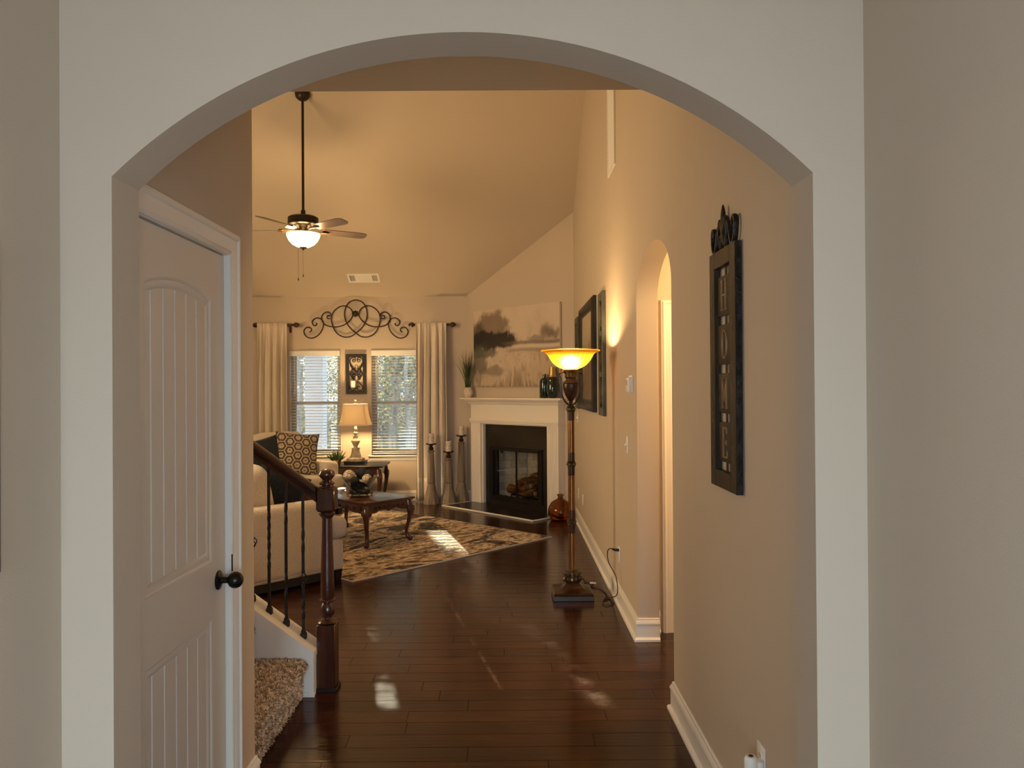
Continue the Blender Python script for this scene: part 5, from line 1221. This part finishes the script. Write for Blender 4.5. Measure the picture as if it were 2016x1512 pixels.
# ================================================================== ON THE RIGHT WALL
WM = lambda yc, zc: Matrix(((0, 0, -1, XR), (-1, 0, 0, yc), (0, 1, 0, zc), (0, 0, 0, 1)))   # local x -> toward the camera (-Y), y up, z out of the wall
def wthing(name, label, cat, yc, zc, group=None):
    o = thing(name, label, cat, (0, 0, 0), group=group); o.matrix_world = WM(yc, zc); return o
def ring2(mb, w, h, t_, z0, z1, bev=0):
    mb.b2((-w, -h, z0), (-w + t_, h, z1), bev); mb.b2((w - t_, -h, z0), (w, h, z1), bev); mb.b2((-w + t_, -h, z0), (w - t_, -h + t_, z1), bev); mb.b2((-w + t_, h - t_, z0), (w - t_, h, z1), bev); return mb
def frame_profile(mb, w, h, prof):
    closed_sweep(mb, [(-w, -h), (-w, h), (w, h), (w, -h)], prof)
# big framed art between two carved shutters
ya0, ya1, za0, za1 = 6.97, 8.28, 1.345, 2.405
t = wthing('framed_art', 'large landscape print in a dark moulded frame between two carved shutter panels', 'picture', (ya0 + ya1) / 2, (za0 + za1) / 2)
w_, h_ = (ya1 - ya0) / 2, (za1 - za0) / 2
b = MB(); frame_profile(b, w_, h_, [(0, .001), (0, .030), (.012, .034), (.018, .046), (.030, .050), (.055, .046), (.070, .034), (.080, .032), (.088, .022), (.110, .020), (.110, .001)]); b.build('frame', 'dark_frame', t, smooth=30)
b = MB(); b.grid(lambda u_, v_: (-w_ + .10 + (2 * w_ - .20) * u_, -h_ + .10 + (2 * h_ - .20) * v_, .018), 60, 50); o = b.build('print', 'art_print', t, smooth=0)
def art(p):
    n1 = fbm(p.x, p.y, 2.5); n2 = fbm(p.x + 4, p.y, 7); v_ = (p.y + h_) / (2 * h_)
    c = mixc((.16, .11, .06), (.44, .36, .26), sm(.35, .75, v_ + .2 * n1)); c = mixc(c, (.06, .05, .03), .8 * sm(.1, .5, n2) * (1 - sm(.45, .7, v_)))
    return c
paint(o, art)
def shutter(yc, label):
    t = wthing('shutter_panel', label, 'wall decor', yc, 1.85, 'carved shutter panels'); w_, h_ = .165, .515
    b = MB(); frame_profile(b, w_, h_, [(0, .001), (0, .026), (.004, .030), (.062, .030), (.066, .026), (.066, .001)]); b.build('frame', 'teal_wood', t, smooth=30)
    for z in (-.17, .17): b = MB(); b.b2((-w_ + .066, z - .02, .004), (w_ - .066, z + .02, .026)); b.build('rail', 'teal_wood', t, smooth=0)
    for k in range(3):
        c = -.32 + .32 * k; b = MB()
        for s in (-1, 1):
            for v_ in (-1, 1):
                b.tube([(s * (.045 + (.035 - .025 * i / 14) * math.cos(q)), c + v_ * (.065 + (.045 - .03 * i / 14) * math.sin(q)), .016) for i, q in enumerate([PI + .55 * i for i in range(15)])], .007, 6)
            b.tube([(s * .095, c - .12, .016), (s * .02, c - .05, .016), (s * .02, c + .05, .016), (s * .095, c + .12, .016)], .007, 6)
        b.ball((0, c, .016), (.016, .028, .012), 10, 6); b.build('carving', 'carved_dark', t)
    return t
shutter(6.465, 'grey green carved shutter panel nearest the camera, right of the framed art'); shutter(8.80, 'grey green carved shutter panel beyond the framed art, nearest the fireplace')

# thermostat, switches and outlets
def plate(name, label, cat, py, px, kind, w_=.035, h_=.057, group=None):
    p = onX(px, py, XR - .003); t = wthing(name, label, cat, p.y, p.z, group)
    b = MB(); b.box((0, 0, .003), (2 * w_, 2 * h_, .006), .0025, 2); b.build('plate', 'plastic_white', t)
    if kind == 'switch':
        b = MB(); b.box((0, 0, .012), (.010, .024, .016), .003, R=RX(-.5)); b.build('toggle', 'plastic_white', t)
    elif kind == 'outlet':
        for s in (-1, 1):
            b = MB(); b.lathe([(0, .006), (.0165, .006), (.0165, .008), (0, .008)], (0, s * .0195, 0), n=20); r_ = b.build('receptacle', 'plastic_white', t)
            b = MB()
            for x in (-.006, .006): b.box((x, s * .0195 + .003, .0081), (.002, .008, .001))
            b.build('slots', 'plastic_dark', r_, smooth=0)
    for s in ((-.042, .042) if kind == 'switch' else (0,)):
        b = MB(); b.lathe([(0, .006), (.003, .006), (.002, .0072), (0, .0075)], (0, s, 0), n=8); b.build('screw', 'vinyl_frame', t)
    return t
plate('light_switch', 'white toggle light switch below the thermostat', 'light switch', 875, 1235, 'switch')
plate('light_switch', 'white light switch just below the framed art, partly behind the lamp pole', 'light switch', 822, 1137.5, 'switch')
plate('wall_outlet', 'white outlet with the floor lamp cord plugged in', 'outlet', 1092, 1219, 'outlet')
plate('wall_outlet', 'white outlet low on the right wall, nearer of two beyond the lamp', 'outlet', 984, 1147.5, 'outlet')
plate('cable_plate', 'white cable plate low on the right wall, nearest the amber jug', 'wall plate', 971, 1139, 'none')
near = plate('wall_outlet', 'white outlet in the near corner of the hall below the plaque', 'outlet', 1500, 1499, 'outlet')
np_ = onX(1492, 1503, XR - .03)
t = wthing('plug_in_adapter', 'white plug-in air freshener in the outlet below the plaque', 'plug-in', np_.y + .03, np_.z - .028)
b = MB(); b.box((0, 0, .016), (.034, .05, .020), .006, 2); b.lathe([(.018, 0), (.021, .012), (.021, .045), (.016, .055), (.010, .056), (0, .052)], (0, -.018, .042), n=20, R=RX(-PI / 2)); b.build('housing', 'plastic_white', t)
b = MB(T(0, .0385, .042) @ RX(-PI / 2)); b.lathe([(0, 0), (.008, 0), (.006, -.003), (0, -.003)], n=12); b.build('vent_hole', 'dark_frame', t)
p = onX(1240, 757, XR - .01)
t = wthing('thermostat', 'white thermostat on the right wall beside the small arch', 'thermostat', p.y, p.z)
b = MB(); b.box((0, 0, .004), (.150, .118, .008), .003, 2); b.build('back_plate', 'plastic_white', t); b = MB(); b.box((.004, -.002, .018), (.125, .096, .024), .006, 2); b.build('cover', 'plastic_white', t)
b = MB(); b.box((-.01, .012, .031), (.06, .035, .002)); b.build('display', 'vinyl_frame', t)

# return air grille high on the right wall
y0_, y1_ = 5.66, 6.05
t = wthing('return_air_grille', 'white louvred return air grille high on the right wall', 'vent', (y0_ + y1_) / 2, 3.62)
b = MB(); ring2(b, (y1_ - y0_) / 2, .41, .032, .001, .012); b.build('frame', 'plastic_white', t, smooth=0)
b = MB(); b.b2((-.17, -.385, .0005), (.17, .385, .002)); b.build('backing', 'mortar', t, smooth=0); me = None
for k in range(34):
    if me is None: q = MB(); q.box((0, 0, 0), (.335, .014, .002), R=RX(.7)); o = q.build('louver', 'plastic_white', t, smooth=0); me = o.data
    else: o = bpy.data.objects.new('louver', me); COL.objects.link(o); o.parent = t
    o.location = (0, -.37 + k * .0224, .007)

# HOME plaque --------------------------------------------------------------
yh0, yh1, zh0, zh1 = 2.612, 2.940, 1.203, 2.066
t = wthing('home_plaque', 'tall narrow metal plaque spelling HOME with scroll top on the hall wall', 'wall plaque', (yh0 + yh1) / 2, (zh0 + zh1) / 2)
hw, hh = (yh1 - yh0) / 2, (zh1 - zh0) / 2; Z0, Z1 = .004, .026; fw = .066
b = MB(); b.b2((-hw, -hh, Z0), (-hw + fw, hh, Z1), .002); b.b2((hw - fw, -hh, Z0), (hw, hh, Z1), .002); b.b2((-hw + fw, -hh, Z0), (hw - fw, -hh + .062, Z1), .002); b.b2((-hw + fw, hh - .062, Z0), (hw - fw, hh, Z1), .002); b.build('frame', 'plaque_metal', t)
b = MB()
b.b2((hw - .001, -hh, Z0), (hw + .0022, hh, Z1 - .001)); b.b2((-hw - .0022, -hh, Z0), (-hw + .001, hh, Z1 - .001)); b.build('dark_edge', 'plaque_dark', t, smooth=0)
# raised script along both stiles
for s in (-1, 1):
    b = MB(); R = random.Random(31 + s); z = -hh + .10
    while z < hh - .12:
        ln = R.uniform(.06, .12); pts = []; k = 0
        while k * .006 < ln:
            q = k * 1.15; pts.append((s * (hw - fw / 2) + .007 * math.sin(q) * R.uniform(.6, 1.4), z + k * .006 + .004 * math.cos(q), Z1 + .0006)); k += 1
        if len(pts) > 3: b.tube(spline(pts, 3), .0011, 4)
        z += ln + .035
    o = b.build('script_relief', 'plaque_copper', t); o['kind'] = 'stuff'
iw = hw - fw - .006; ih = hh - .062; ph = (2 * ih - .16) / 4
def glyph(ch):
    S = .011; w, h = .030, .052          # half sizes; serif strokes
    def bar(x, z, hx_, hz_): return [(x - hx_, z - hz_), (x + hx_, z - hz_), (x + hx_, z + hz_), (x - hx_, z + hz_)]
    s2 = .0032; out = []
    if ch == 'H':
        for x in (-w + .007, w - .007): out += [bar(x, 0, .0055, h), bar(x, h, .011, s2), bar(x, -h, .011, s2)]
        out.append(bar(0, 0, w - .007, .0038))
    elif ch == 'M':
        out += [bar(-w + .005, 0, .004, h), bar(w - .005, 0, .006, h), bar(-w + .003, h, .008, s2), bar(w - .003, h, .008, s2), bar(-w + .005, -h, .010, s2), bar(w - .005, -h, .011, s2)]
        out += [[(-w + .002, h), (-w + .013, h), (.004, -h * .45), (-.004, -h * .62)], [(w - .013, h), (w - .004, h), (.003, -h * .62), (-.003, -h * .50)]]
    elif ch == 'E':
        out += [bar(-w + .010, 0, .006, h), bar(-.002, h, w - .004, s2), bar(-.001, -h, w - .002, s2), bar(-.004, 0, w - .012, .0032), bar(w - .006, h - .010, .003, .011), bar(w - .003, -h + .011, .003, .012), bar(w - .014, 0, .003, .010)]
    return out
for k, ch in enumerate('HOME'):
    zc = ih - .032 - ph / 2 - k * (ph + .032)
    b = MB(); b.box((0, zc, .012), (2 * iw, ph, .007), .003, 2); pl = b.build('letter_plate', 'plaque_metal', t)
    b = MB(T(0, zc, 0))
    if ch == 'O':
        n = 40; vin = []
        rings = [[b.v(((rx) * math.cos(2 * PI * i / n), rz * math.sin(2 * PI * i / n), z)) for i in range(n)] for rx, rz, z in ((.034, .055, .0155), (.032, .053, .020), (.024, .047, .020), (.022, .045, .0155))]
        for A, B in zip(rings, rings[1:]):
            for i in range(n): b.f((A[i], A[(i + 1) % n], B[(i + 1) % n], B[i]))
    else:
        for poly in glyph(ch): b.prism(poly, .0145, .0200, lambda p, q, e: (p, q, e))
    b.build('letter', 'plaque_copper', pl, smooth=30)
b = MB()
for k in range(5):
    zc = ih - .016 - k * (ph + .032); b.b2((-.010, zc - .022, .008), (.010, zc + .022, .011))
for s in (-1, 1):
    for k in range(4): zc = ih - .032 - ph / 2 - k * (ph + .032); b.b2((min(s * (iw - .004), s * (hw - fw + .004)), zc - .008, .009), (max(s * (iw - .004), s * (hw - fw + .004)), zc + .008, .011))
b.build('connectors', 'plaque_metal', t, smooth=0)
b = MB(); zt = hh
for s in (-1, 1):
    pts = [(s * .030, zt + .005, .015), (s * .050, zt + .055, .015), (s * .062, zt + .085, .015), (s * .078, zt + .060, .015), (s * .098, zt + .008, .015), (s * .125, zt + .004, .015), (s * .143, zt + .035, .015), (s * .146, zt + .075, .015), (s * .132, zt + .092, .015), (s * .116, zt + .080, .015), (s * .122, zt + .062, .015)]
    b.tube(spline(pts, 5), .0065, 6, flat=1.6)
b.build('scroll', 'plaque_dark', t)
b = MB(); b.ball((0, zt + .085, .018), (.015, .075, .010), 12, 9)
for s in (-1, 1):
    b.tube(spline([(0, zt + .05, .018), (s * .020, zt + .085, .018), (s * .036, zt + .105, .018), (s * .044, zt + .085, .018), (s * .036, zt + .072, .018)], 4), .009, 7); b.tube(spline([(0, zt + .06, .018), (s * .018, zt + .035, .018), (s * .030, zt + .008, .018)], 4), .009, 7)
b.box((0, zt + .045, .018), (.05, .014, .018), .004); b.build('fleur_ornament', 'plaque_metal', t)

# ================================================================== STAIRS
st = thing('staircase', 'carpeted stairs rising left behind the closet wall with white curb', 'stairs', (-1.07, 3.5, 0))
sx0, RISE, RUN = 0.0, .188, .262; Y0, Y1 = 3.04 - 3.5, 3.955 - 3.5
NS = 6
for k in range(NS):
    xr = -RUN * k; z1 = RISE * (k + 1); rng = random.Random(40 + k)
    prof = [(xr - RUN - .02, z1 - .03), (xr - RUN - .02, z1 + .002), (xr - .06, z1 + .004), (xr + .005, z1), (xr + .024, z1 - .010), (xr + .030, z1 - .026), (xr + .020, z1 - .044), (xr + .006, z1 - .06), (xr, z1 - .09), (xr, z1 - RISE), (xr - .05, z1 - RISE), (xr - .05, z1 - .03)]
    b = MB(); b.prism(prof, Y0, Y1, lambda p, q, e: (p, e, q)); b.build('carpeted_step', 'carpet', st, smooth=60)
    if k < 2:
        b = MB(); pth = [Vector((p, 0, q)) for p, q in prof[1:10]]; seg = [(pth[i + 1] - pth[i]).length for i in range(len(pth) - 1)]; tot = sum(seg)
        for j in range(9000 if k == 0 else 2500):
            s_ = rng.uniform(0, tot); i = 0
            while s_ > seg[i] and i < len(seg) - 1: s_ -= seg[i]; i += 1
            d = (pth[i + 1] - pth[i]).normalized(); p = pth[i] + d * min(s_, seg[i]); nrm = Vector((-d.z, 0, d.x)); 
            if nrm.x + nrm.z < 0: nrm = -nrm
            p = p + Vector((0, rng.uniform(Y0 + .002, Y1 - .002), 0)); L_ = rng.uniform(.009, .017)
            u_ = Vector((rng.uniform(-1, 1), rng.uniform(-1, 1), rng.uniform(-1, 1))).normalized(); dr = (nrm + u_ * .75).normalized(); sd = dr.orthogonal().normalized() * .0019; sd2 = dr.cross(sd)
            q0, q1, q2 = b.v(p + sd), b.v(p - sd * .5 + sd2 * .87), b.v(p - sd * .5 - sd2 * .87); e = p + dr * L_; r0, r1, r2 = b.v(e + sd * .8), b.v(e - sd * .4 + sd2 * .7), b.v(e - sd * .4 - sd2 * .7)
            b.f((q0, q1, r1, r0)); b.f((q1, q2, r2, r1)); b.f((q2, q0, r0, r2)); b.f((r0, r1, r2))
        o = b.build('carpet_pile', 'carpet_tuft', st, smooth=0, normals=False); o['kind'] = 'stuff'
# curb wall with painted cap (open stringer side)
def capz(x): return .236 + .73 * (-1.015 - (x - 1.07 + 0)) if False else .236 - .73 * (x - .055)
xe = .060; xw = -RUN * NS
b = MB(); zf = lambda x: capz(x) - .030
b.prism([(xe, 0), (xe, zf(xe)), (xw, zf(xw)), (xw, 0)], 3.962 - 3.5, 4.105 - 3.5, lambda p, q, e: (p, e, q)); b.build('curb_wall', 'trim_paint', st, smooth=0)
b = MB(); b.prism([(xe + .004, zf(xe + .004)), (xe + .004, capz(xe + .004)), (xw, capz(xw)), (xw, zf(xw))], 3.950 - 3.5, 4.118 - 3.5, lambda p, q, e: (p, e, q)); b.build('curb_cap', 'trim_paint', st, smooth=0)
b = MB(); b.prism([(xe, zf(xe)), (xe, zf(xe) - .028), (xw, zf(xw) - .028), (xw, zf(xw))], 3.953 - 3.5, 3.963 - 3.5, lambda p, q, e: (p, e, q))
b.b2((xe - .020, .03, 3.955 - 3.5), (xe + .003, zf(xe), 3.958 - 3.5)) if False else None
b.b2((xe - .016, 3.954 - 3.5, .022), (xe + .002, 3.963 - 3.5, zf(xe) - .01)); b.b2((-.02, 3.950 - 3.5, 0), (xe + .006, 3.963 - 3.5, .024), .003); b.build('curb_moulding', 'trim_paint', st, smooth=0)

# railing: newel, handrail, wrought iron balusters
NX, NY = -.962, 4.068
rl = thing('stair_railing', 'dark wood handrail and turned newel post with black iron balusters', 'railing', (NX, NY, 0))
nw = MB(); s_ = .0475
nw.b2((-s_, -s_, 0), (s_, s_, .345), .004); nw.b2((-.0485, -.0485, .932), (.0485, .0485, 1.055), .010)
nw.lathe([(.040, .345), (.052, .352), (.044, .362), (.026, .372), (.024, .378), (.036, .395), (.040, .415), (.032, .440), (.026, .452), (.030, .456), (.041, .462), (.041, .468), (.033, .474), (.0365, .49), (.034, .60), (.030, .74), (.027, .86), (.026, .895), (.034, .905), (.041, .914), (.041, .922), (.034, .930), (.044, .934)], n=28)
NP = nw.build('newel_post', 'newel_wood', rl)
b = MB(); b.lathe([(.044, 1.053), (.045, 1.058), (.036, 1.064), (.034, 1.068), (.041, 1.074), (.041, 1.080), (.030, 1.086), (.024, 1.094), (.030, 1.102), (.041, 1.115), (.043, 1.126), (.036, 1.142), (.018, 1.150), (0, 1.152)], n=28); b.build('newel_cap', 'cherry', NP)
b = MB(); ring(b, -.056, .056, 0, 0, 0, 0, 0) if False else None
b.b2((-.056, -.056, 0), (.056, -.0475, .020), .003); b.b2((-.056, .0475, 0), (.056, .056, .020), .003); b.b2((.0475, -.0475, 0), (.056, .0475, .020), .003); b.b2((-.056, -.0475, 0), (-.0475, .0475, .020)); b.build('shoe_moulding', 'black_wood', NP)
# handrail profile swept up the slope
def rail_top(x): return 1.050 - .73 * (x - (-.99 - NX))
xa, xb = -.046, -1.60
hp = [(-.020, -.078), (.020, -.078), (.022, -.060), (.016, -.050), (.030, -.036), (.035, -.022), (.030, -.008), (.016, 0), (-.016, 0), (-.030, -.008), (-.035, -.022), (-.030, -.036), (-.016, -.050), (-.022, -.060)]
b = MB(); yo = 4.035 - NY + .0
RA = [b.v((xa, yo + p, rail_top(xa) + q)) for p, q in hp]; RB = [b.v((xb, yo + p, rail_top(xb) + q)) for p, q in hp]
for i in range(len(hp)): j = (i + 1) % len(hp); b.f((RA[i], RA[j], RB[j], RB[i]))
b.f(RA[::-1]); b.f(RB); b.build('handrail', 'rail_wood', rl, smooth=30)
def baluster(kind, xl):
    zb_ = capz(xl + NX + 1.07) ; zt_ = rail_top(xl) - .072; mb = MB(T(xl, yo, 0)); hs = .0065
    def sq_(z0, z1, tw=0.0, n=2, r=hs):
        n = max(2, int(abs(tw) * 5)) if tw else 2
        rings = [[mb.v((r * 1.4142 * math.cos(PI / 4 + PI / 2 * k + tw * 2 * PI * i / (n - 1)), r * 1.4142 * math.sin(PI / 4 + PI / 2 * k + tw * 2 * PI * i / (n - 1)), z0 + (z1 - z0) * i / (n - 1))) for k in range(4)] for i in range(n)]
        for A, B in zip(rings, rings[1:]):
            for k in range(4): mb.f((A[k], A[(k + 1) % 4], B[(k + 1) % 4], B[k]))
        mb.f(rings[0][::-1]); mb.f(rings[-1])
    L_ = zt_ - zb_; bk = None
    if kind == 'basket':
        zc = zb_ + L_ * .395; h_ = .034
        sq_(zb_, zb_ + L_ * .12); sq_(zb_ + L_ * .12, zb_ + L_ * .27, 3); sq_(zb_ + L_ * .27, zc - h_); sq_(zc + h_, zc + L_ * .18); sq_(zc + L_ * .18, zc + L_ * .36, 3); sq_(zc + L_ * .36, zt_)
        for z in (zc - h_ - .012, zc + h_ - .002): mb.box((0, 0, z + .007), (.017, .017, .018), .003)
        bk = MB(T(xl, yo, 0))
        for k in range(4):
            bk.tube([(.0225 * math.sin(PI * i / 14) * math.cos(k * PI / 2 + PI * 1.0 * i / 14) + .002, .0225 * math.sin(PI * i / 14) * math.sin(k * PI / 2 + PI * i / 14), zc - h_ + 2 * h_ * i / 14) for i in range(15)], .0028, 5)
    elif kind == 'double':
        sq_(zb_, zb_ + L_ * .16); sq_(zb_ + L_ * .16, zb_ + L_ * .36, 3); sq_(zb_ + L_ * .36, zb_ + L_ * .68); sq_(zb_ + L_ * .68, zb_ + L_ * .86, 3); sq_(zb_ + L_ * .86, zt_)
    else:
        sq_(zb_, zb_ + L_ * .30); sq_(zb_ + L_ * .30, zb_ + L_ * .70, 7); sq_(zb_ + L_ * .70, zt_)
    o = mb.build('baluster', 'iron', rl, smooth=30)
    if bk: bk.build('basket', 'iron', o)
    q = MB(T(xl, yo, zb_) @ RY(0)); c = .0145
    lo = [q.v((sx * c, sy * c, -.73 * sx * c - .004)) for sx, sy in ((-1, -1), (1, -1), (1, 1), (-1, 1))]; mi = [q.v((sx * c, sy * c, .016)) for sx, sy in ((-1, -1), (1, -1), (1, 1), (-1, 1))]; hi = [q.v((sx * .0085, sy * .0085, .030)) for sx, sy in ((-1, -1), (1, -1), (1, 1), (-1, 1))]
    q.f(lo[::-1]); q.f(hi)
    for k in range(4): q.f((lo[k], lo[(k + 1) % 4], mi[(k + 1) % 4], mi[k])); q.f((mi[k], mi[(k + 1) % 4], hi[(k + 1) % 4], hi[k]))
    q.box((0, 0, .032), (.021, .021, .006), .001); q.build('shoe', 'iron', o, smooth=0)
for k in range(7): baluster(('basket', 'double', 'twist')[k % 3], -.118 - .0885 * k)

# framed picture on the foyer wall, just inside the left edge of the view
t = thing('framed_picture', 'dark framed picture edge on the foyer wall at the far left', 'picture', (-1.031, 1.243, 1.54))
b = MB(Matrix(((0, 0, 1, 0), (1, 0, 0, 0), (0, 1, 0, 0), (0, 0, 0, 1)))); frame_profile(b, .305, .33, [(0, 0), (0, .014), (.008, .018), (.040, .014), (.048, .006), (.048, 0)]); b.build('frame', 'dark_frame', t, smooth=30)
b = MB(); b.b2((.001, -.26, -.285), (.005, .26, .285)); b.build('print', 'canvas_mat' if 'canvas_mat' in MATS else 'cushion_cream', t, smooth=0)

# ceiling light in the side hallway
t = thing('ceiling_light', 'flush ceiling light in the side hallway past the small arch', 'ceiling light', (1.75, 4.25, 2.44))
b = MB(); b.lathe([(0, 0), (.15, 0), (.155, -.02), (.13, -.03), (0, -.03)], n=30); b.build('base', 'vinyl_frame', t)
b = MB(); b.lathe([(.135, -.03), (.13, -.06), (.09, -.09), (.04, -.105), (0, -.108)], n=30); b.build('bowl', 'lamp_shade_fabric', t)
lamp('hallway_light', 'POINT', HALL_POWER, WARM, (1.75, 4.25, 2.26), .08)

t = thing('ceiling_light', 'warm flush ceiling light of the foyer above the camera', 'ceiling light', (-.1, -.9, 2.74))
b = MB(); b.lathe([(0, 0), (.14, 0), (.145, -.02), (.12, -.03), (0, -.03)], n=30); b.build('base', 'lamp_gilt', t)
b = MB(); b.open = True; b.lathe([(.125, -.03), (.12, -.06), (.08, -.09), (.03, -.10)], n=30); b.build('bowl', 'lamp_shade_fabric', t)
lamp('foyer_light', 'POINT', FOYER_POWER, (1.0, 0.72, 0.45), (-.1, -.9, 2.45), .08)
